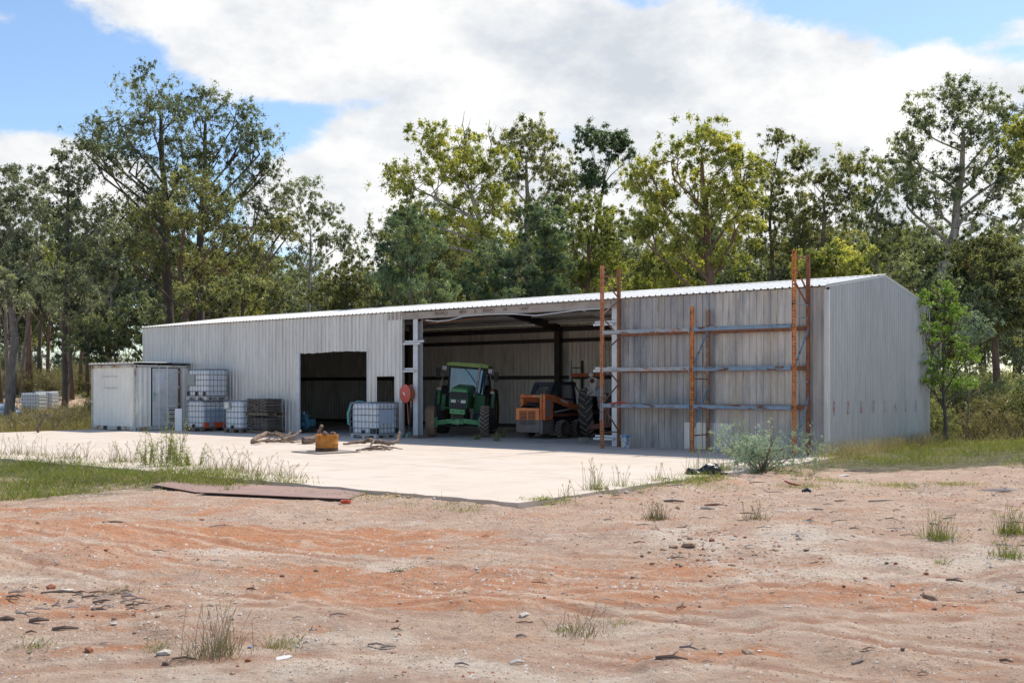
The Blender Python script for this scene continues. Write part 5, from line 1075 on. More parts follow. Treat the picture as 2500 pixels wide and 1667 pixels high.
make_tree('eucalyptus_tree', 'yellow-tipped eucalypt filling the space under the two dark domes', 52, (1400, 930),
    [(1430, 500, 60, 40), (1490, 520, 50, 40), (1380, 560, 50, 40), (1450, 580, 70, 40), (1500, 620, 60, 40), (1400, 650, 60, 40), (1470, 680, 60, 40), (1350, 620, 40, 35)], lf_yellow, bark_brown, .2, nleaf=30000, seed=11, tint=.35)
make_tree('bright_eucalyptus', 'bright lime-green domed eucalypt with a brown trunk behind the racking', 46, (1735, 900),
    [(1700, 340, 60, 35), (1640, 385, 55, 40), (1760, 375, 60, 45), (1820, 400, 45, 45), (1590, 430, 45, 35), (1680, 440, 70, 45), (1770, 460, 70, 45), (1830, 470, 40, 40), (1620, 500, 60, 40), (1720, 530, 70, 40), (1800, 550, 55, 40), (1580, 560, 45, 35), (1660, 590, 60, 35), (1760, 620, 55, 30)], lf_yellow, bark_brown, .24,
    forks=[(1732, 700), (1728, 580), (1722, 470), (1715, 380)], nleaf=52000, seed=12, tint=.55, clump=.65)
make_tree('eucalyptus_tree', 'dark eucalypt with a thin sprig poking up right of the lime-green dome', 56, (1880, 900),
    [(1905, 335, 18, 22), (1880, 400, 35, 30), (1900, 440, 35, 30), (1860, 480, 45, 35), (1900, 530, 50, 40), (1870, 590, 55, 40), (1920, 620, 50, 35)], lf_olive, bark_dark, .18, nleaf=20000, seed=13, tint=.45, clump=.5)
make_tree('eucalyptus_tree', 'rounded mid-green eucalypt above the right end of the racking', 54, (1975, 900),
    [(1970, 385, 40, 28), (2050, 400, 38, 32), (1990, 440, 50, 35), (2060, 460, 40, 40), (1950, 500, 50, 35), (2020, 520, 60, 40), (1990, 580, 60, 40), (2060, 600, 50, 35), (1940, 560, 40, 35)], lf_olive, bark_grey, .2, nleaf=32000, seed=14, tint=.5)
make_tree('eucalyptus_tree', 'open grey-green eucalypt between the racking top and the big right-hand tree', 58, (2140, 900),
    [(2130, 395, 45, 26), (2190, 410, 35, 30), (2150, 460, 55, 35), (2110, 520, 50, 35), (2180, 540, 55, 40), (2130, 600, 60, 40), (2200, 620, 50, 40), (2080, 640, 50, 40)], lf_dark, bark_pale, .17, nleaf=30000, seed=15, tint=.55)
make_tree('great_eucalyptus', 'tallest right-hand eucalypt with a leaning pale trunk and layered dark crown', 50, (2275, 860),
    [(2310, 235, 65, 30), (2400, 250, 60, 32), (2240, 285, 55, 35), (2470, 265, 45, 40), (2330, 320, 75, 40), (2430, 340, 60, 40), (2220, 350, 35, 30), (2250, 410, 60, 38), (2350, 420, 55, 38), (2440, 440, 60, 40), (2280, 490, 60, 38), (2220, 470, 35, 35), (2400, 520, 65, 40), (2480, 520, 45, 45), (2470, 400, 40, 30)], lf_dark, bark_pale, .30,
    forks=[(2290, 690), (2330, 560), (2355, 420), (2350, 320)], nleaf=40560, seed=16, tint=.45, clump=.72, limb=.9)
make_tree('eucalyptus_tree', 'lime-green leafy branch end coming in at the upper right edge', 42, (2560, 980), [(2510, 340, 40, 40), (2540, 380, 40, 50), (2500, 300, 25, 25)], lf_yellow, bark_dark, .2, nleaf=9000, seed=17, tint=.5)
make_tree('eucalyptus_tree', 'heavy dark olive tree at the right edge above the scrub', 44, (2440, 1000),
    [(2400, 590, 60, 40), (2460, 600, 60, 45), (2350, 640, 50, 40), (2420, 670, 70, 45), (2490, 700, 60, 50), (2380, 730, 60, 40), (2450, 770, 60, 40)], lf_olive, bark_brown, .2, nleaf=40000, seed=18, tint=.3)
# darker mid-height trees right behind the shed
for i, (px, lob, lf, lab, L_) in enumerate([
    (1005, [(1000, 540, 60, 35), (960, 590, 55, 35), (1040, 600, 55, 35), (1000, 660, 70, 40), (1060, 690, 60, 35), (950, 680, 50, 35)], lf_casu, 'soft dark casuarina left of centre behind the shed roof', .30),
    (1240, [(1190, 640, 55, 40), (1250, 660, 60, 40), (1150, 690, 60, 35), (1220, 720, 70, 30), (1290, 700, 50, 35)], lf_casu, 'soft dark casuarina just above the open bay roof', .30),
    (1340, [(1330, 520, 45, 40), (1350, 570, 40, 40), (1300, 600, 45, 40), (1350, 640, 50, 35), (1330, 700, 60, 35)], lf_casu, 'blue-green casuarina under the pale-forked eucalypt', .30),
    (860, [(860, 660, 50, 30), (820, 690, 60, 30), (900, 690, 55, 30), (860, 730, 80, 30), (780, 720, 55, 30)], lf_olive, 'low rounded olive tree in the dip of the skyline', .24),
    (560, [(560, 690, 70, 40), (640, 700, 60, 35), (500, 720, 60, 35), (600, 740, 80, 30), (700, 720, 60, 35)], lf_olive, 'low olive tree behind the left shed roof', .24),
    (1620, [(1600, 660, 60, 35), (1660, 690, 60, 30), (1540, 690, 60, 35), (1600, 710, 80, 30)], lf_yellow, 'low yellow-green tree between the two tall racking frames', .24),
    (2010, [(2040, 640, 55, 30), (1980, 660, 50, 25), (2080, 670, 60, 25)], lf_yellow, 'low lime-green shrub tree just over the right roof end', .22),
    (2250, [(2220, 670, 60, 40), (2290, 690, 60, 40), (2340, 750, 60, 45), (2250, 750, 60, 35)], lf_dark, 'dark bushy tree behind the gable end', .24),
    (330, [(330, 760, 70, 40), (250, 790, 60, 40), (200, 820, 55, 40), (300, 840, 60, 40)], lf_dark, 'dark bushy tree just behind the container', .24)]):
    dd = (44, 47, 48, 58, 50, 47, 42, 40, 52)[i]
    make_tree('bushy_tree', lab, dd, (px, 960), lob, lf, bark_dark, .13, nleaf=26000, seed=30+i, L=L_, Wd=.05 if lf is lf_casu else .075, tint=.45, clump=.55)
# woodland filling the distance: six kinds copied
protos = []
for i, (lf, bk) in enumerate([(lf_olive, bark_grey), (lf_dark, bark_pale), (lf_grey, bark_dark), (lf_olive, bark_pale), (lf_dark, bark_dark), (lf_yellow, bark_brown)]):
    x0 = 1250; rr_ = random.Random(50+i); lob = []
    for k in range(15): lob.append((x0+rr_.uniform(-95, 95), 945-(rr_.uniform(45, 330) if i % 2 else rr_.uniform(110, 340)), rr_.uniform(35, 60), rr_.uniform(28, 45)))
    t = make_tree('woodland_tree', ('olive', 'dark pale-trunked', 'grey-green', 'light olive', 'dark', 'yellow-green')[i]+' eucalypt in the woodland that closes the background', 70, (x0, 960), lob, lf, bk, .17, nleaf=30000, seed=60+i, L=.34, Wd=.10, group='woodland eucalypts in the background', clump=.85)
    protos.append(t)
KN = ('olive', 'dark pale-trunked', 'grey-green', 'light olive', 'dark', 'yellow-green'); WR = random.Random(77); first = set()
spots = []
for row, (d0, n, hs) in enumerate(((66, 24, .85), (80, 28, 1.05), (98, 32, 1.25), (122, 36, 1.5))):
    for k in range(n):
        px = -250+3000*(k+WR.uniform(.15, .85))/n; spots.append((px, d0*WR.uniform(.94, 1.07), hs*WR.uniform(.8, 1.12)))
for px, d, sc_ in spots:
    if 690 < px < 960: sc_ *= .70
    if px < 330 and d < 90: continue
    i = WR.randrange(6); x = (px-1250)/F_PX*d; z = float(H(x, d))-.1
    lb = KN[i]+' woodland eucalypt '+('far left of the container' if px < 350 else 'behind the left half of the shed' if px < 1000 else 'behind the open bay and racking' if px < 1900 else 'behind the gable end')
    if i not in first: first.add(i); o = protos[i]; o['label'] = lb; o.location = (x, d, z); o.rotation_euler = (0, 0, WR.uniform(0, 6.3)); o.scale = (sc_, sc_, sc_*WR.uniform(.9, 1.15))
    else: dup(protos[i], (x, d, z), WR.uniform(0, 6.3), lb, scale=(sc_, sc_, sc_*WR.uniform(.9, 1.15)))
# bare trunks of the left clearing
for k, (px, d, h) in enumerate([(20, 70, 9), (52, 74, 8), (66, 78, 9), (75, 76, 10), (116, 80, 8), (95, 84, 9), (176, 72, 7), (195, 78, 8), (212, 74, 7), (2, 64, 8)]):
    x = (px-1250)/F_PX*d; z = float(H(x, d)); m = MB(); lx = R.uniform(-.6, .6)
    pts = [(0, 0, -.2), (lx*.2, 0, h*.3), (lx*.6, .1, h*.6), (lx, .2, h)]; m.tube(pts, [.19, .15, .11, .06], 8)
    for q in range(3): m.tube([(lx*.5, .1, h*R.uniform(.35, .6)), (lx*.5+R.uniform(-1.2, 1.2), 0, h*R.uniform(.65, .8)), (lx*.5+R.uniform(-2, 2), 0, h*.95)], [.06, .04, .015], 5)
    t = thing('slim_tree', 'slim tree with a dark trunk standing in the scrub beyond the left clearing', 'tree', (x, d, z), 0, 'slim trees beyond the left clearing'); m.build('trunk', R.choice((bark_grey, bark_dark, bark_brown)), t, smooth=True)
    V, T = clump_leaves([Vector((lx+R.uniform(-1.2, 1.2), R.uniform(-1, 1), h*R.uniform(.8, 1.1))) for _ in range(14)], [.6]*14, 180, .3, .09); co = bpy.data.objects.new('crown', tri_mesh('crown', V, 1, lf_grey, T)); COL.objects.link(co); co.parent = t
# dead twigs over the crowns
for px, py0, py1, d in ((1132, 340, 272, 50), (1194, 345, 292, 50), (1120, 350, 325, 50)):
    p = P(px, py0+40, d); m = MB(); q = P(px+2, py1, d)-p
    m.tube([(0, 0, 0), (q.x*.3+.1, 0, q.z*.35), (q.x*.6-.08, 0, q.z*.7), (q.x, 0, q.z)], [.035, .028, .02, .008], 5); m.tube([(q.x*.5, 0, q.z*.5), (q.x*.5+.25, .1, q.z*.72), (q.x*.5+.3, .1, q.z*.85)], [.018, .012, .005], 4)
    o = m.build('dead_branch', bark_grey, [x for x in bpy.data.objects if x.name == 'spreading_eucalyptus'][0]); o.location = p-bpy.data.objects['spreading_eucalyptus'].location

# small feathery trees beside the gable
make_tree('feathery_wattle', 'bright green feathery young wattle beside the gable end', 31.0, (2312, 1040),
    [(2275, 745, 38, 35), (2310, 720, 28, 38), (2340, 770, 40, 40), (2265, 800, 35, 35), (2320, 820, 55, 45), (2360, 850, 40, 40), (2290, 880, 55, 45), (2262, 925, 28, 28), (2350, 920, 35, 30)], lf_fern, bark_dark, .055,
    forks=[(2312, 940), (2312, 850), (2312, 760)], nleaf=38000, L=.085, Wd=.022, clump=.22, seed=80, droop=.1, tint=.5, limb=.15, spread=.8)
make_tree('silver_gum_sapling', 'silvery blue-green sapling foliage at the right of the feathery wattle', 33, (2360, 1040), [(2370, 770, 30, 26), (2395, 800, 25, 22), (2350, 820, 25, 22)], lf_silver, bark_grey, .03, nleaf=7000, L=.10, Wd=.04, clump=.22, seed=81, droop=.1, limb=.1)

# ------------------------------------------------------------------ shrubs and undergrowth
def make_shrub(name, label, loc, w, h, leaf, n=9000, L=.12, Wd=.04, seed=0, group=None, droop=.0, stems=9, bark=bark_grey, clump=.25, tint=.45):
    global R, NR
    sR, sN = R, NR; R = random.Random(seed+7); NR = np.random.default_rng(seed+7)
    t = thing(name, label, 'shrub', loc, 0, group); m = MB(); cc = []; rr = []
    for k in range(stems):
        a = R.uniform(0, 6.28); e = R.uniform(.2, 1.0); tip = Vector((math.cos(a)*w*.5*e, math.sin(a)*w*.5*e, h*R.uniform(.6, 1)*(1.1-.4*e)))
        pts = skeleton_tubes(m, (R.uniform(-.05, .05), R.uniform(-.05, .05), -.05), tip, .02*h, .005, 5, .06, 5)
        for j in range(5): q = pts[R.randrange(2, 6)]+Vector((R.gauss(0, w*.1), R.gauss(0, w*.1), R.gauss(0, h*.07))); q.z = max(q.z, .08); cc.append(q); rr.append(clump*R.uniform(.6, 1.2)); m.tube([pts[3], q], [.006, .003], 4)
    V, T = clump_leaves(cc, rr, max(10, n//len(cc)), L, Wd, droop, .8, tint)
    o = bpy.data.objects.new('foliage', tri_mesh('foliage', V, 1, leaf, T)); COL.objects.link(o); o.parent = t
    m.build('stems', bark, t, smooth=True); R, NR = sR, sN; return t
bp = G(1888, 1152, -.05)
make_shrub('silver_bush', 'silvery blue-green gum seedling bush growing at the slab edge', (bp.x-.15, bp.y+.25, float(H(bp.x, bp.y))), 2.2, .92, lf_silver, 9000, .08, .03, 5, clump=.2, stems=15, tint=.5)
tall = G(2110, 1085, 0)
sh = [make_shrub('scrub_bush', 'tawny scrub bush in the undergrowth behind the shed', (0, 0, 0), 2.2, 1.7, lf_dry, 9000, .14, .03, 20, 'tawny scrub bushes', clump=.35),
      make_shrub('scrub_bush', 'green scrub bush in the undergrowth behind the shed', (0, 0, 0), 2.4, 1.9, lf_olive, 10000, .14, .05, 21, 'green scrub bushes', clump=.4),
      make_shrub('scrub_bush', 'dark scrub bush in the undergrowth behind the shed', (0, 0, 0), 2.6, 2.6, lf_dark, 12000, .16, .05, 22, 'dark scrub bushes', clump=.45)]
used = set()
for k in range(230):
    if k < 110: px = WR.uniform(-60, 360); d = WR.uniform(50, 98); pr = (0, 0, 1, 2)
    elif k < 135: px = WR.uniform(-20, 330); d = WR.uniform(42, 50); pr = (0, 0, 1)
    else: px = WR.uniform(2290, 2620); d = WR.uniform(32, 60); pr = (0, 0, 1, 1, 2)
    x = (px-1250)/F_PX*d
    if k < 110 and (abs(d-66) < 6 or abs(d-57) < 2) and px < 260: continue
    X_, Y_ = shedco(x, d)
    if px < 225 and d < 69 and not (d < 46 and WR.random() < .35): continue
    if px < 225 and d < 46: pass
    if -32 < X_ < 1.5 and Y_ < 9: continue
    i = WR.choice(pr); s_ = WR.uniform(.35, .8) if (k >= 110 and k < 135) else WR.uniform(.55, 1.25); z = float(H(x, d))-.05
    side = 'beyond the left clearing' if px < 400 and d > 60 else 'beside the container and slab end' if px < 400 else 'close behind the feathery wattle' if d < 42 else 'deep behind the gable end'
    lb = ('tawny', 'green', 'dark')[i]+' scrub bush '+side
    if i not in used: used.add(i); o = sh[i]; o['label'] = lb; o.location = (x, d, z); o.scale = (s_,)*3
    else: dup(sh[i], (x, d, z), WR.uniform(0, 6.3), lb, scale=(s_, s_, s_*WR.uniform(.8, 1.2)))
# ------------------------------------------------------------------ grass, weeds
def in_slab(x, y):
    X, Y = shedco(x, y); return (X < .55) & (X > -28.6) & (Y > -12.95) & (Y < 8.4)
def grass_obj(name, x, y, hmin, hmax, wd, leaf, lean=.35, tint=.5, tsd=.18, kind='stuff', droop=0):
    z = H(x, y); n = len(x); z = np.where(in_slab(x, y), 0, z)
    d = unit(np.stack([NR.normal(0, lean, n), NR.normal(0, lean, n), np.ones(n)], -1)); L = NR.uniform(hmin, hmax, n)*NR.uniform(.6, 1, n)
    c = np.stack([x, y, z-.01], -1); side = unit(np.cross(d, NR.normal(size=(n, 3))))*(wd*NR.uniform(.6, 1.3, n)/2)[:, None]
    bend = np.stack([NR.normal(0, .35, n), NR.normal(0, .35, n), -.25*np.ones(n)], -1)
    mid = c+d*(L*.55)[:, None]; tip = mid+unit(d+bend)*(L*.5)[:, None]
    V = np.empty((n, 2, 3, 3)); V[:, 0, 0] = c-side; V[:, 0, 1] = c+side; V[:, 0, 2] = mid; V[:, 1, 0] = mid-side*.75; V[:, 1, 1] = mid+side*.75; V[:, 1, 2] = tip
    t = np.clip(NR.normal(tint, tsd, n)+(fbm(x*.8, y*.8, 3)-.45)*.8, 0, 1)
    me = tri_mesh(name, V.reshape(-1, 3), 1, leaf, np.repeat(t, 2)); o = bpy.data.objects.new(name, me); COL.objects.link(o); o['kind'] = kind; return o
def scatter(n, x0, x1, y0, y1, f):
    x = NR.uniform(x0, x1, n); y = NR.uniform(y0, y1, n); k = NR.random(n) < f(x, y); return x[k], y[k]
def left_patch(x, y):
    X, Y = shedco(x, y); lo = -17.0+3.0*(fbm(x*.5, y*.5)-.5)+np.clip((X+7)*1.3, 0, 4); hi = -12.55+(fbm(x*.9+9, y*.9)-.5)*1.5
    return np.clip(np.minimum((Y-lo)/1.1, (hi-Y)/.35), 0, 1)*(X < -4.1+(fbm(x, y)-.5)*2)*(X > -30)*np.where((X > -6.9) & (Y < -13.75), .03, 1)*(.12+2.6*np.clip(fbm(x*.7+3, y*.7, 4)-.34, 0, 1))
x, y = scatter(40000, -22, 0, 15.2, 31, left_patch); grass_obj('dry_grass', x, y, .10, .36, .013, lf_dry, .6, .5)
x, y = scatter(250000, -22, 0, 15.2, 31, left_patch); grass_obj('grass', x, y, .06, .28, .016, lf_grass, .5, .36)
def right_patch(x, y):
    X, Y = shedco(x, y); e = fbm(x*.6+4, y*.6, 4)-.5
    return ((Y > -1.0+e*5-np.clip(2.2-X, 0, 1)*1.5) | ((X > .2) & (X < 1.6) & (Y > -5.5+e*3)))*(X > .45)*(y > 20.2+e*2.5)*(.04+2.4*np.clip(fbm(x*.8+1, y*.8, 4)-.33, 0, 1))*np.where((Y > 0) & (Y < 8.3) & (X < .02), 0, 1)
x, y = scatter(120000, 4.0, 20, 18.5, 33, right_patch); grass_obj('grass', x, y, .08, .28, .016, lf_grass, .5, .46)
x, y = scatter(13000, 4.0, 18, 20.5, 33, right_patch); grass_obj('tall_dry_grass', x, y, .28, .6, .011, lf_dry, .35, .6)
def bank(x, y): X, Y = shedco(x, y); return ((X > .05) & (X < .8) & (Y > -1.2) & (Y < 8.5))*1.0
x, y = scatter(40000, 5, 14, 21, 34, bank); grass_obj('tall_dry_grass', x, y, .2, .62, .011, lf_dry, .4, .55)
# strip of weeds along the right edge of the slab
def strip(x, y): X, Y = shedco(x, y); return ((X > .42) & (X < .95) & (Y > -11) & (Y < -3))*np.clip((fbm(x*1.3+7, y*1.3, 3)-.42)*4, 0, 1)*(.35+.65*sst(Y, -10, -5))
x, y = scatter(90000, -1, 7, 14.5, 22, strip); grass_obj('grass', x, y, .06, .26, .013, lf_grass, .6, .55)
def frontedge(x, y): X, Y = shedco(x, y); return ((Y < -12.93) & (Y > -13.7) & (X < .5))*np.clip((fbm(x*1.1+2, y*1.1, 3)-.44)*4, 0, 1)
x, y = scatter(60000, -9, 1, 14, 22, frontedge); grass_obj('grass', x, y, .04, .14, .013, lf_grass, .6, .5)
# undergrowth left and behind
def backs(x, y): X, Y = shedco(x, y); return (~((X < 1) & (X > -29.5) & (Y > -13) & (Y < 8.6)))*(y > 34)*(1-.93*np.clip(gauss(x, y, (-32, 68), 16, 6)+gauss(x, y, (-26, 57), 12, 2.2), 0, 1))*(.3+fbm(x*.3, y*.3))
x, y = scatter(90000, -46, -13, 37, 64, backs); grass_obj('undergrowth', x, y, .25, .85, .03, lf_dry, .4, .42)
x, y = scatter(30000, -50, -13, 37, 92, backs); grass_obj('undergrowth', x, y, .2, .7, .04, lf_grass, .4, .5)
x, y = scatter(70000, 12, 34, 31, 62, backs); grass_obj('undergrowth', x, y, .25, .8, .03, lf_dry, .4, .40)
# ---- single plants
def stalk_plant(name, label, loc, n, h, kind, seed, group=None, spread=.5, leaf=None):
    fine = min(1.0, loc[1]/17); hb_ = 7 if loc[1] < 14 else 6
    """kind 'seed' = grass with seed heads, 'weed' = leafy stalk with fluffy top"""
    global R, NR
    sR, sN = R, NR; R = random.Random(seed); NR = np.random.default_rng(seed)
    V = []; T = []; S = MB()
    for k in range(n):
        b = Vector((R.gauss(0, spread*.22), R.gauss(0, spread*.22), -.03)); hh = h*(R.uniform(.55, 1.05) if kind == 'seed' else R.uniform(.35, 1.08)); an = R.uniform(0, 6.28); ln = R.uniform(.05, .35)*spread
        tip = b+Vector((math.cos(an)*ln, math.sin(an)*ln, hh)); mid = b.lerp(tip, .55)-Vector((math.cos(an)*ln*.25, math.sin(an)*ln*.25, 0))
        S.tube([b, mid, tip], [.0045*fine, .0035*fine, .0015] if kind == 'seed' else [.007, .006, .003], 3, False)
        if kind == 'seed':
            m_ = 14; f = NR.uniform(.72, 1.03, m_); c = np.array(mid)[None]*(1-f[:, None])+np.array(tip)[None]*f[:, None]
            V.append(leaf_tris(c, unit(NR.normal(size=(m_, 3))*.6+np.array([math.cos(an)*.5, math.sin(an)*.5, .3])), NR.uniform(.02, .06, m_)*fine*.8, np.full(m_, .008*fine*.8))); T.append(NR.uniform(.5, .9, m_))
        else:
            m_ = 70; f = NR.uniform(.1, 1.0, m_); c = np.array(b)[None]*(1-f[:, None])+np.array(tip)[None]*f[:, None]+NR.normal(0, .012, (m_, 3)); topf = f > .74; c[topf] += NR.normal(0, .045, (topf.sum(), 3))
            V.append(leaf_tris(c, unit(NR.normal(size=(m_, 3))+np.array([0, 0, .4])), np.where(topf, .035, .08)*NR.uniform(.6, 1.3, m_), np.where(topf, .020, .012))); T.append(np.where(topf, .8, .35)+NR.normal(0, .1, m_))
    m_ = n*hb_; c = np.stack([NR.normal(0, spread*.25, m_), NR.normal(0, spread*.25, m_), np.zeros(m_)], -1)
    V.append(leaf_tris(c, unit(np.stack([NR.normal(0, .5, m_), NR.normal(0, .5, m_), np.ones(m_)], -1)), NR.uniform(.1, 1.1, m_)*h*.62, np.full(m_, .010*fine))); T.append(NR.normal(.4, .15, m_))
    t = thing(name, label, 'plant' if kind != 'seed' else 'grass tuft', loc, 0, group)
    o = bpy.data.objects.new('leaves', tri_mesh('leaves', np.concatenate(V), 1, leaf or lf_grass, np.clip(np.concatenate(T), 0, 1))); COL.objects.link(o); o.parent = t
    S.build('stalks', MATS['leaf_dry_stem'], t); R, NR = sR, sN; return t
lf_tuss = leafmat('grass_olive_dry', (.10, .09, .05), (.22, .19, .09), (.36, .30, .16), .3, .02)
M('leaf_dry_stem', (.33, .27, .15), (.22, .20, .10), 9, .8)
def gp(px, py): p = G(px, py, -.1); p.z = float(H(p.x, p.y)) if not in_slab(p.x, p.y) else 0; return p
for i, (px, py, n, h) in enumerate([(392, 1150, 12, 1.15), (440, 1148, 14, 1.05), (355, 1145, 8, .75), (330, 1140, 7, .8), (415, 1140, 9, .95), (465, 1150, 10, .8)]):
    stalk_plant('tall_weed', ('tallest', 'bushiest', 'thin', 'leaning', 'pale', 'rightmost')[i]+' fluffy-topped weed in the clump on the left grass verge', gp(px, py), int(n*.7), h*(1.05, .8, .9, .75, 1, .7)[i], 'weed', 200+i, 'tall weeds on the left grass verge', .75, leaf=lf_grass)
for i, (px, py, n, h) in enumerate([(300, 1138, 24, .6), (150, 1128, 10, .55), (180, 1130, 8, .6), (215, 1132, 8, .62), (60, 1120, 10, .7), (20, 1118, 10, .6), (520, 1160, 14, .55), (590, 1165, 16, .55), (650, 1172, 14, .5), (560, 1158, 12, .6), (100, 1122, 8, .6), (700, 1180, 10, .45)]):
    stalk_plant('seed_grass', 'thin dry seed-headed grass standing along the left verge of the slab', gp(px, py), n, h*.8, 'seed', 220+i, 'seed grasses on the left verge', .9, leaf=lf_dry)
for i, (px, py, n, h, lab) in enumerate([(1450, 1200, 26, .62, 'tall seed-headed grass tuft at the right edge of the slab'), (1386, 1222, 8, .42, 'small green weed tuft near the slab corner'), (1520, 1192, 14, .42, 'low leafy grass tuft left of the black bag'), (1610, 1178, 12, .45, 'spiky green grass tuft just left of the black bag'), (1700, 1160, 16, .75, 'arching seed-headed grass behind the black bag'), (1770, 1152, 22, .55, 'dense grass tuft between the black bag and the silver bush'), (1840, 1150, 14, .5, 'grass tuft at the foot of the silver bush'), (1730, 1150, 10, .95, 'tall thin golden grass stems left of the silver bush')]):
    stalk_plant('grass_tuft', lab, gp(px, py+9), max(5, n//2), h*.85, 'seed', 240+i, None, .4)
for i, (px, py, n, h, lab) in enumerate([(525, 1590, 34, .36, 'large olive grass tussock in the left foreground dirt'), (90, 1570, 14, .10, 'small spiky tuft at the lower left by an orange stone'), (385, 1575, 12, .09, 'tiny green tuft left of the large tussock'), (675, 1570, 18, .10, 'small bright green tuft right of the large tussock'), (708, 1563, 10, .11, 'thin tuft beside the small bright green tuft'), (560, 1205, 12, .15, 'low tuft growing by the rusty steel sheet'),
        (1605, 1268, 26, .27, 'grey-green leafy tuft on the dirt below the slab edge'), (1845, 1275, 12, .27, 'thin dark weed on bare dirt right of centre'), (2290, 1320, 34, .33, 'bright seed-headed tussock on the dirt at the right'), (2470, 1300, 34, .38, 'large seed-headed tussock at the right edge'), (2460, 1365, 26, .25, 'low green tussock near the right edge'), (2300, 1368, 10, .10, 'small flat green tuft at the right'), (1415, 1530, 16, .22, 'thin grassy tuft on the red tyre tracks'), (1380, 1525, 10, .06, 'flat green tuft left of the thin grassy tuft'), (1500, 1510, 8, .09, 'tiny weed right of the thin grassy tuft'), (970, 1368, 10, .06, 'tiny tuft by the pale sandy spot'), (285, 1447, 14, .08, 'small olive tuft near the sticks at left')]):
    stalk_plant('grass_tuft', lab, gp(px, py), n, h, 'seed', 260+i, None, .38 if h > .2 else .25, leaf=lf_tuss if i in (0, 6, 7, 12, 15, 16) else lf_grass)
for i, (px, py, s_) in enumerate([(1710, 1188, .5), (2040, 1172, .5), (1955, 1185, .4), (2190, 1185, .4), (2330, 1180, .4), (1340, 1236, .3)]):
    p = gp(px, py); x = NR.normal(p.x, s_*.7, 500); y = NR.normal(p.y, s_*.5, 500); grass_obj('ground_cover', x, y, .03, .12, .012, lf_grass, .8, .55)
for i, (px, py) in enumerate([(1165, 1072), (1213, 1076), (1228, 1068), (1026, 1068), (1040, 1068)]):
    p = G(px, py, 0); stalk_plant('floor_weed', ('pale green weed sprouting from the slab crack before the green tractor', 'leafy weed on the slab edge between tractor and loader', 'yellowish weed on the slab edge left of the loader', 'thin weed at the foot of the left steel post', 'dry grass stalk before the muddy tractor tyre')[i], p, 3, .34 if i < 3 else .5, 'weed' if i < 3 else 'seed', 300+i, None, .16)

# ------------------------------------------------------------------ stones, gravel, litter
def stone_mesh(name, mat, seed, flat=.6, sub=1):
    r_ = random.Random(seed); bm = bmesh.new(); bmesh.ops.create_icosphere(bm, subdivisions=sub, radius=.5)
    ax = Vector((r_.uniform(.8, 1.3), r_.uniform(.6, 1), flat))
    for v in bm.verts: f = 1+.45*mnoise.noise(v.co*2.2+Vector((seed*3.1, 0, 0))); v.co = Vector((v.co.x*ax.x*f, v.co.y*ax.y*f, v.co.z*ax.z*f))
    me = bpy.data.meshes.new(name); bm.to_mesh(me); bm.free(); me.materials.append(mat); return me
st_tan = M('stone_tan', (.42, .28, .18), (.33, .22, .15), 12, .9, bump=.4); st_red = M('stone_red', (.34, .13, .06), (.26, .10, .05), 12, .9, bump=.4)
st_pale = M('stone_pale', (.58, .52, .45), (.48, .42, .36), 12, .9, bump=.4); st_dark = M('stone_dark', (.22, .155, .12), (.15, .11, .09), 12, .9, bump=.4); chip_wood = M('grey_chip', (.34, .29, .25), (.20, .16, .13), 8, .9)
# gravel as one mass per tone
def gravel(name, n, x0, x1, y0, y1, s0, s1, mat, f=None):
    x, y = scatter(n, x0, x1, y0, y1, f or (lambda x, y: np.where(in_slab(x, y), 0, 1)*np.clip((fbm(x*1.2+n, y*1.2, 4)-.25)*2.4, .08, 1))); n = len(x); s = NR.uniform(0, 1, n)**3*(s1-s0)+s0; z = H(x, y)
    base = np.array([[1, 0, 0], [0, 1, 0], [-1, 0, 0], [0, -1, 0], [0, 0, 1.]]); F = [(0, 1, 4), (1, 2, 4), (2, 3, 4), (3, 0, 4)]
    th = NR.uniform(0, 6.28, n); P0 = base[None]*NR.uniform(.5, 1.2, (n, 5, 3))*s[:, None, None]*np.array([.6, .6, .28]); c, sn = np.cos(th)[:, None], np.sin(th)[:, None]
    Q = np.stack([P0[..., 0]*c-P0[..., 1]*sn, P0[..., 0]*sn+P0[..., 1]*c, P0[..., 2]-.1*s[:, None]], -1)+np.stack([x, y, z], -1)[:, None]
    V = Q[:, np.array(F)].reshape(-1, 3); o = bpy.data.objects.new(name, tri_mesh(name, V, 1, mat)); COL.objects.link(o); o['kind'] = 'stuff'
gravel('gravel', 40000, -5.5, 5.5, 5.3, 10, .004, .022, st_dark); gravel('gravel', 46000, -6, 6, 5.3, 11, .006, .045, st_tan); gravel('gravel', 34000, -6, 6, 5.3, 12, .006, .04, st_pale)
gravel('gravel', 36000, -10, 10, 9, 16, .008, .035, st_dark); gravel('gravel', 50000, -10, 11, 9, 20, .012, .07, st_tan); gravel('gravel', 34000, -10, 11, 9, 22, .012, .07, st_pale)
gravel('gravel', 26000, -8, 8, 5.6, 15, .010, .06, st_red, lambda x, y: np.where(in_slab(x, y), 0, 1)*np.clip((fbm(x*.8+3, y*.8, 4)-.5)*5, 0, 1))
gravel('gravel', 14000, 1, 18, 15.5, 23, .02, .08, st_dark)
sm = {k: [stone_mesh('stone', mt, i*4+j) for j in range(3)] for i, (k, mt) in enumerate((('tan', st_tan), ('reddish', st_red), ('pale', st_pale), ('dark', st_dark)))}
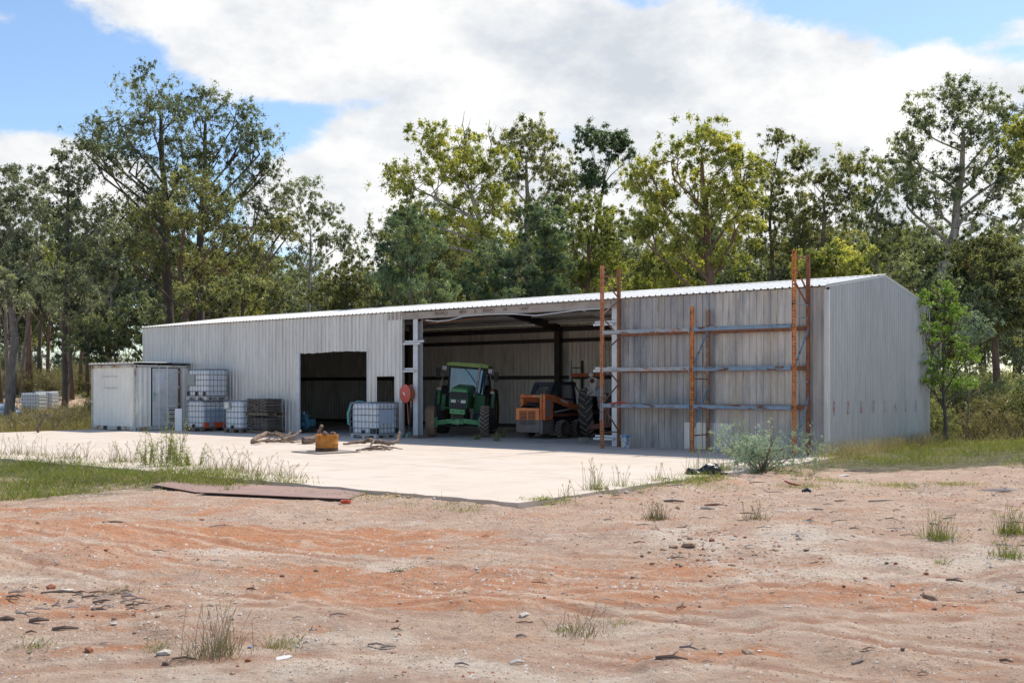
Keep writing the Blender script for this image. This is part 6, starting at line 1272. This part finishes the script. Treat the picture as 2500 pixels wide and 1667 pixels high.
def zone(px, py):
    if py < 1345: return 'on the pale dirt below the right-hand grass' if px > 1300 else 'on the dirt between the steel sheets and the orange band'
    if py < 1480: return ('near the left edge by the charred sticks', 'on the red wheel tracks in the middle', 'in the low rubble ridge right of centre', 'in the rubble towards the right edge')[0 if px < 500 else 1 if px < 1500 else 2 if px < 1950 else 3]
    return ('in the nearest dirt at lower left, around the large tussock', 'in the nearest dirt at the bottom middle', 'in the nearest dirt at lower right')[0 if px < 850 else 1 if px < 1650 else 2]
def stone(px, py, s_px, kind, label=None, group='loose stones on the dirt'):
    p = gp(px, py); d = p.y; s_ = s_px*d/F_PX; o = bpy.data.objects.new('stone', R.choice(sm[kind])); COL.objects.link(o); o.location = p+Vector((0, 0, s_*.12)); o.scale = (s_, s_, s_*R.uniform(.7, 1.1)); o.rotation_euler = (R.uniform(-.2, .2), R.uniform(-.2, .2), R.uniform(0, 6.3))
    tag(o, label or 'small '+kind+' stone '+zone(px, py), 'stone', None if label else group+' ('+kind+')')
for a in [(1683, 1330, 32, 'tan', 'largest tan stone on the rubble ridge right of centre'), (1645, 1332, 20, 'tan', 'tan stone left of the largest one on the rubble ridge'), (1826, 1600, 34, 'tan', 'large flat tan rock on the orange patch at the lower right'), (1630, 1625, 14, 'tan', 'round tan stone left of the large flat rock'), (217, 1583, 24, 'reddish', 'orange brick-like stone at the lower left'), (403, 1592, 40, 'pale', 'cream flat stone left of the large tussock'), (408, 1605, 26, 'dark', 'grey stone just under the cream flat stone'), (606, 1604, 24, 'reddish', 'orange angular stone right of the large tussock'), (568, 1632, 18, 'tan', 'tan rounded stone below the large tussock'), (88, 1428, 22, 'tan', 'tan stone on the left above the sticks'), (126, 1430, 30, 'reddish', 'flat orange stone on the left above the sticks'), (745, 1267, 16, 'pale', 'cream stone on the dirt below the steel sheets'), (2270, 1440, 34, 'tan', 'broad tan rock in the rubble at the right'), (1460, 1210, 22, 'tan', 'tan stone by the slab edge next to the seed grass'), (1482, 1208, 12, 'reddish', 'small brown stone by the slab edge'), (512, 1480, 18, 'dark', 'dark square stone in the left foreground'), (970, 1520, 14, 'reddish', 'lone orange stone in the lower middle'), (1655, 1232, 16, 'tan', 'tan stone on the dirt under the black bag'), (2393, 1290, 12, 'dark', 'dark stone near the right tussocks'), (2268, 1540, 16, 'tan', 'small tan stone at the lower right edge')]: stone(*a)
for k in range(150):
    z = R.random()
    if z < .35: px, py = R.gauss(1720, 90), R.gauss(1350, 22)
    elif z < .55: px, py = R.gauss(2150, 140), R.gauss(1435, 28)
    elif z < .7: px, py = R.uniform(0, 700), R.uniform(1440, 1650)
    else: px, py = R.uniform(0, 2500), R.uniform(1240, 1660)
    if py < 1235 or not (0 < px < 2500): continue
    stone(px, py, R.uniform(6, 15), R.choice(('tan', 'tan', 'reddish', 'pale', 'dark')))
# edge rubble under the slab lip
for k in range(90):
    t_ = R.random(); p = W(.5+R.uniform(.0, .35), -12.9+t_*9) if k % 2 else W(.5-t_*13, -12.95-R.uniform(0, .4)); s_ = R.uniform(.03, .10)
    o = bpy.data.objects.new('stone', R.choice(sm[R.choice(('tan', 'reddish', 'tan', 'pale'))])); COL.objects.link(o); o.location = (p.x, p.y, float(H(p.x, p.y))+s_*.1); o.scale = (s_,)*3; o.rotation_euler = (0, 0, R.uniform(0, 6)); tag(o, 'broken stone of the rubble along the slab edge', 'stone', 'rubble stones along the slab edge')
# sticks
def stick(px, py, ln_px, mat, label=None, tilt=0, rr=.010):
    p = gp(px, py); L_ = ln_px*p.y/F_PX; an = R.uniform(-.5, .5) if not tilt else tilt; m = MB(); q = Vector((math.cos(an), math.sin(an), 0))*L_; n = Vector((-math.sin(an), math.cos(an), 0))*L_*R.uniform(-.08, .08)
    m.tube([(0, 0, .01), tuple(q*.5+n+Vector((0, 0, .02))), tuple(q+Vector((0, 0, .008)))], [rr*.8, rr, rr*.4], 5)
    if R.random() < .3: m.tube([tuple(q*.5+n+Vector((0, 0, .02))), tuple(q*.7+n*4+Vector((0, 0, .05)))], [rr*.6, rr*.2], 4)
    o = m.build('stick', mat, loc=p); tag(o, label or {'stick_grey': 'grey', 'stick_dark': 'dark', 'stick_pale': 'pale', 'stick_red': 'reddish'}[mat.name]+' dry stick '+zone(px, py), 'stick', None if label else 'loose sticks on the dirt')
wgrey = M('stick_grey', (.30, .25, .22), (.20, .16, .14), 8, .9); wdark = M('stick_dark', (.11, .08, .065), (.18, .13, .10), 8, .9); wpale = M('stick_pale', (.60, .54, .47), (.50, .44, .38), 8, .9); wred = M('stick_red', (.26, .12, .07), (.2, .09, .05), 8, .9)
for a in [(948, 1371, 58, wdark, 'straight black stick on the pale sandy spot', .05, .012), (100, 1448, 100, wdark, 'long dark stick in the debris pile at the left', .05, .012), (0, 1525, 34, wdark, 'dark charred stick at the left edge', .2, .017), (72, 1522, 44, wdark, 'second charred stick from the left edge', .3, .018), (128, 1530, 60, wdark, 'dark tapered stick left of the tussock', .2, .014), (2400, 1192, 110, wpale, 'long pale plank-like stick at the right edge', -.05, .03), (1600, 1612, 78, wdark, 'dark stick by the large flat rock', -.2, .012), (2080, 1612, 60, wgrey, 'grey twig in the lower right', .5, .010), (1270, 1495, 34, wpale, 'short pale stick in the lower middle', .9, .02), (1620, 1218, 50, wdark, 'dark stick under the black bag', -.1, .02), (1720, 1225, 55, wred, 'reddish stick with a fork below the black bag', -.1, .02), (1710, 1233, 36, wpale, 'pale flat stick below the forked one', 0, .02), (2120, 1220, 90, wgrey, 'long grey stick in the right dirt', .1, .015), (2060, 1152, 110, wgrey, 'long stick lying beside the right grass', .1, .02), (250, 1276, 60, wdark, 'dark stick on the orange band at the left', .1, .012), (2440, 1595, 30, wdark, 'curled dark twig at the lower right', -.4, .010), (2310, 1408, 40, wdark, 'dark twig in the right rubble', -.6, .012), (420, 1600, 60, wdark, 'thin stick lying against the tussock', .02, .008), (1245, 1610, 40, wpale, 'pale tube-like stick at the bottom centre', .5, .014), (510, 1282, 60, wgrey, 'bent grey twig on the orange band', .3, .008)]: stick(*a)
for k in range(120): 
    px, py = (R.uniform(0, 330), R.uniform(1435, 1500)) if k < 36 else ((R.uniform(1450, 2500), R.uniform(1175, 1330)) if k < 84 else (R.uniform(0, 2500), R.uniform(1240, 1660)))
    stick(px, py, R.uniform(12, 50), R.choice((wgrey, wdark, wpale, wgrey, wred)), rr=R.uniform(.004, .011))
# scraps and bark flakes
def scrap(px, py, w_px, mat, label=None, name='scrap', asp=.5):
    p = gp(px, py); w = w_px*p.y/F_PX; m = MB(); n = R.randint(5, 7); an = R.uniform(-.4, .4)
    poly = [(w*.5*math.cos(6.28*i/n)*R.uniform(.45, 1.15), w*.5*asp*1.4*math.sin(6.28*i/n)*R.uniform(.3, 1.2)) for i in range(n)]; m.prism(poly, 'Z', .006, .012+.02*w)
    o = m.build(name, mat, loc=p); o.rotation_euler = (R.uniform(-.15, .15), R.uniform(-.15, .15), an); tag(o, label or 'small pale bark flake '+zone(px, py), 'scrap' if label else 'flake', None if label else 'pale bark flakes on the dirt')
white_s = M('white_scrap', (.66, .62, .57), (.52, .48, .44), 5, .6); blue_s = M('blue_scrap', (.10, .14, .42), (.5, .55, .7), 20, .5)
for a in [(165, 1436, 46, white_s, 'white flat bark sheet above the debris pile at the left'), (690, 1595, 66, white_s, 'long white paper scrap right of the tussock'), (612, 1573, 18, blue_s, 'blue and white crushed wrapper near the tussock'), (478, 1573, 18, white_s, 'white crumpled scrap left of the tussock'), (275, 1520, 22, white_s, 'white scrap at the left among charred sticks'), (1405, 1372, 16, white_s, 'white pebble-like scrap beside the red tracks'), (1655, 1190, 12, white_s, 'white litter under the black bag'), (1625, 1182, 26, chip_wood, 'tan flat flake under the black bag'), (2060, 1158, 30, white_s, 'white bark strip at the foot of the right grass'), (1760, 1590, 22, chip_wood, 'pale flake by the large flat rock'), (850, 1278, 10, white_s, 'white fleck on the orange band')]: scrap(*a)
for k in range(150):
    px, py = (R.uniform(1400, 2500), R.uniform(1170, 1340)) if k < 70 else ((R.uniform(0, 400), R.uniform(1440, 1640)) if k < 105 else (R.uniform(0, 2500), R.uniform(1240, 1650)))
    scrap(px, py, R.uniform(4, 14), R.choice((white_s, chip_wood, st_pale, chip_wood)))
# debris pile at the left edge
p = gp(60, 1490)
# red earth mound
def mound(px, py, rx, ry, h, mat, label):
    p = gp(px, py); m = MB(); n = 20; vs = [(0, 0, h)]; fs = []
    for k in range(1, 5):
        f = k/4
        for j in range(n): a = 6.283*j/n; q = f*(1+.18*math.sin(3*a+px)); vs.append((rx*q*math.cos(a), ry*q*math.sin(a), h*(math.cos(f*math.pi)*.5+.5)-.02*(k == 4)+R.uniform(-.006, .006)))
    for j in range(n): fs.append((0, 1+j, 1+(j+1) % n))
    for k in range(3):
        for j in range(n): a = 1+k*n+j; b_ = 1+k*n+(j+1) % n; fs.append((a, a+n, b_+n, b_))
    m.add(vs, fs); o = m.build('earth_mound', mat, loc=p, smooth=True); tag(o, label, 'mound')
# steel sheets lying by the slab
sheet_m = M('rusty_sheet', (.33, .21, .165), (.26, .165, .135), 1.6, .75, .1, over=(((.36, .22, .15), 2.2, .5, .75), ((.13, .085, .075), 3, .58, .75)), bump=.15)
def plate(pts, label, z):
    P_ = [G(*q, -.085) for q in pts]; o0 = P_[0].copy(); m = MB(); m.prism([(q.x-o0.x, q.y-o0.y) for q in P_], 'Z', 0, .014)
    o = m.build('steel_sheet', sheet_m, loc=(o0.x, o0.y, z), bevel=.003); tag(o, label, 'steel sheet', 'rusty steel sheets by the slab')
plate([(372, 1186), (478, 1205), (640, 1194), (575, 1180), (450, 1172)], 'left rusty steel sheet half sunk in the grass', -.068)
plate([(484, 1208), (850, 1225), (912, 1203), (575, 1187)], 'long rusty steel sheet nearest the slab edge', -.05)
m = MB(); m.lathe([(.07, 0), (.085, .03), (.08, .045), (.065, .04), (.055, .01)], 16, closed=True); o = m.build('plastic_ring', M('orange_plastic', (.62, .09, .03)), loc=gp(844, 1230)+Vector((0, 0, .01))); tag(o, 'small orange-red plastic ring on the dirt below the steel sheets', 'ring')
# black bag
m = MB(); n1, n2 = 26, 10; vs = []
bp = gp(1725, 1170); bm = bmesh.new(); bmesh.ops.create_icosphere(bm, subdivisions=4, radius=1)
for v in bm.verts:
    c = v.co.copy(); f = 1+.35*mnoise.noise(c*2.3)+.18*mnoise.noise(c*6); v.co = Vector((c.x*.36*f, c.y*.17*f, max(-.02, (c.z*.10+.05)*f*(1.2-.6*abs(c.x-.1)))))+Vector((0, 0, .05*math.sin(c.x*5)*(c.z > 0)))
me = bpy.data.meshes.new('rubbish_bag'); bm.to_mesh(me); bm.free(); me.materials.append(M('bag_black', (.012, .012, .014), (.02, .02, .022), 8, .25, bump=.6, bscale=18, bdist=.03)); me.polygons.foreach_set('use_smooth', [True]*len(me.polygons))
o = bpy.data.objects.new('rubbish_bag', me); COL.objects.link(o); o.location = bp; tag(o, 'crumpled black plastic bag lying at the slab edge left of the silver bush', 'bag')
# red handled tool scrap
p = gp(1915, 1185); m = MB(); m.tube([(0, 0, .1), (.08, -.02, .06), (.2, -.03, .03), (.28, -.03, .025)], [.012, .018, .018, .01], 7); o = m.build('tool_handle', M('tool_red', (.35, .06, .04)), loc=p); tag(o, 'dull red tool handle lying on the right dirt', 'tool')
m = MB(); m.tube([(0, 0, .02), (.08, .05, .05), (.14, 0, .02)], [.03, .04, .02], 7); o = m.build('black_rag', black_m, loc=gp(1960, 1197)); tag(o, 'small black rag right of the red tool handle', 'rag')
# distant tanks and tarp in the left clearing
def far_tank(px, py, d, rz, label, s=1.0):
    x = (px-1250)/F_PX*d; t = make_ibc(label, (x, d, float(H(x, d))+.0), rz, 1.2, 1.0); t.scale = (s, s, s); return t
far_tank(48, 1003, 62, -.15, 'caged white tank lying out in the left clearing, nearer of two', 1.0); far_tank(80, 1000, 64, -.1, 'caged white tank in the left clearing, behind the nearer one', 1.0)
x = (10-1250)/F_PX*56; bm = bmesh.new(); bmesh.ops.create_icosphere(bm, subdivisions=3, radius=1)
for v in bm.verts: c = v.co.copy(); f = 1+.4*mnoise.noise(c*1.8+Vector((5, 0, 0))); v.co = Vector((c.x*.8*f, c.y*.5*f, max(-.1, c.z*.45*f)))
me = bpy.data.meshes.new('white_tarp'); bm.to_mesh(me); bm.free(); me.materials.append(M('tarp_white', (.74, .73, .71), (.3, .3, .3), 3, .6, contrast=(.5, .62))); o = bpy.data.objects.new('white_tarp', me); COL.objects.link(o); o.location = (x, 56, float(H(x, 56))+.35); tag(o, 'crumpled white tarpaulin heap at the left edge of the clearing', 'tarpaulin')
m = MB(); x = (125-1250)/F_PX*66; m.tube([(0, 0, -.1), (.05, 0, .35), (0, .05, .62)], [.32, .26, .24], 12); o = m.build('tree_stump', bark_dark, loc=(x, 66, float(H(x, 66)))); tag(o, 'short dark stump behind the far caged tanks', 'stump')
for px, d, ln, an in ((20, 76, 3.5, -.2), (60, 70, 3, .1), (200, 74, 2.2, .2), (130, 62, 2.6, .1)):
    x = (px-1250)/F_PX*d; m = MB(); m.tube([(0, 0, .12), (ln*.5, ln*an*.5, .2), (ln, ln*an, .1)], [.12, .10, .05], 7); o = m.build('fallen_log', wgrey, loc=(x, d, float(H(x, d)))); tag(o, 'grey fallen log on the ground of the left clearing', 'log', 'fallen logs in the left clearing')
p = G(92, 1052, 0); m = MB(); d = 38; x = (92-1250)/F_PX*d
m.tube([(0, 0, -.1), (.02, 0, .3), (.18, 0, .62), (.4, 0, .78), (.5, 0, .70), (.52, 0, .45)], [.05, .045, .04, .03, .02, .012], 6); m.tube([(.18, 0, .62), (.1, 0, .3)], [.02, .015], 5); m.tube([(.55, 0, .2), (.8, .1, .55), (.95, .1, .75), (.93, .1, 1.1)], [.02, .02, .015, .006], 5)
o = m.build('burnt_branch', wdark, loc=(x, d, float(H(x, d)))); tag(o, 'black arched burnt branch standing in the weeds beyond the slab at left', 'branch')
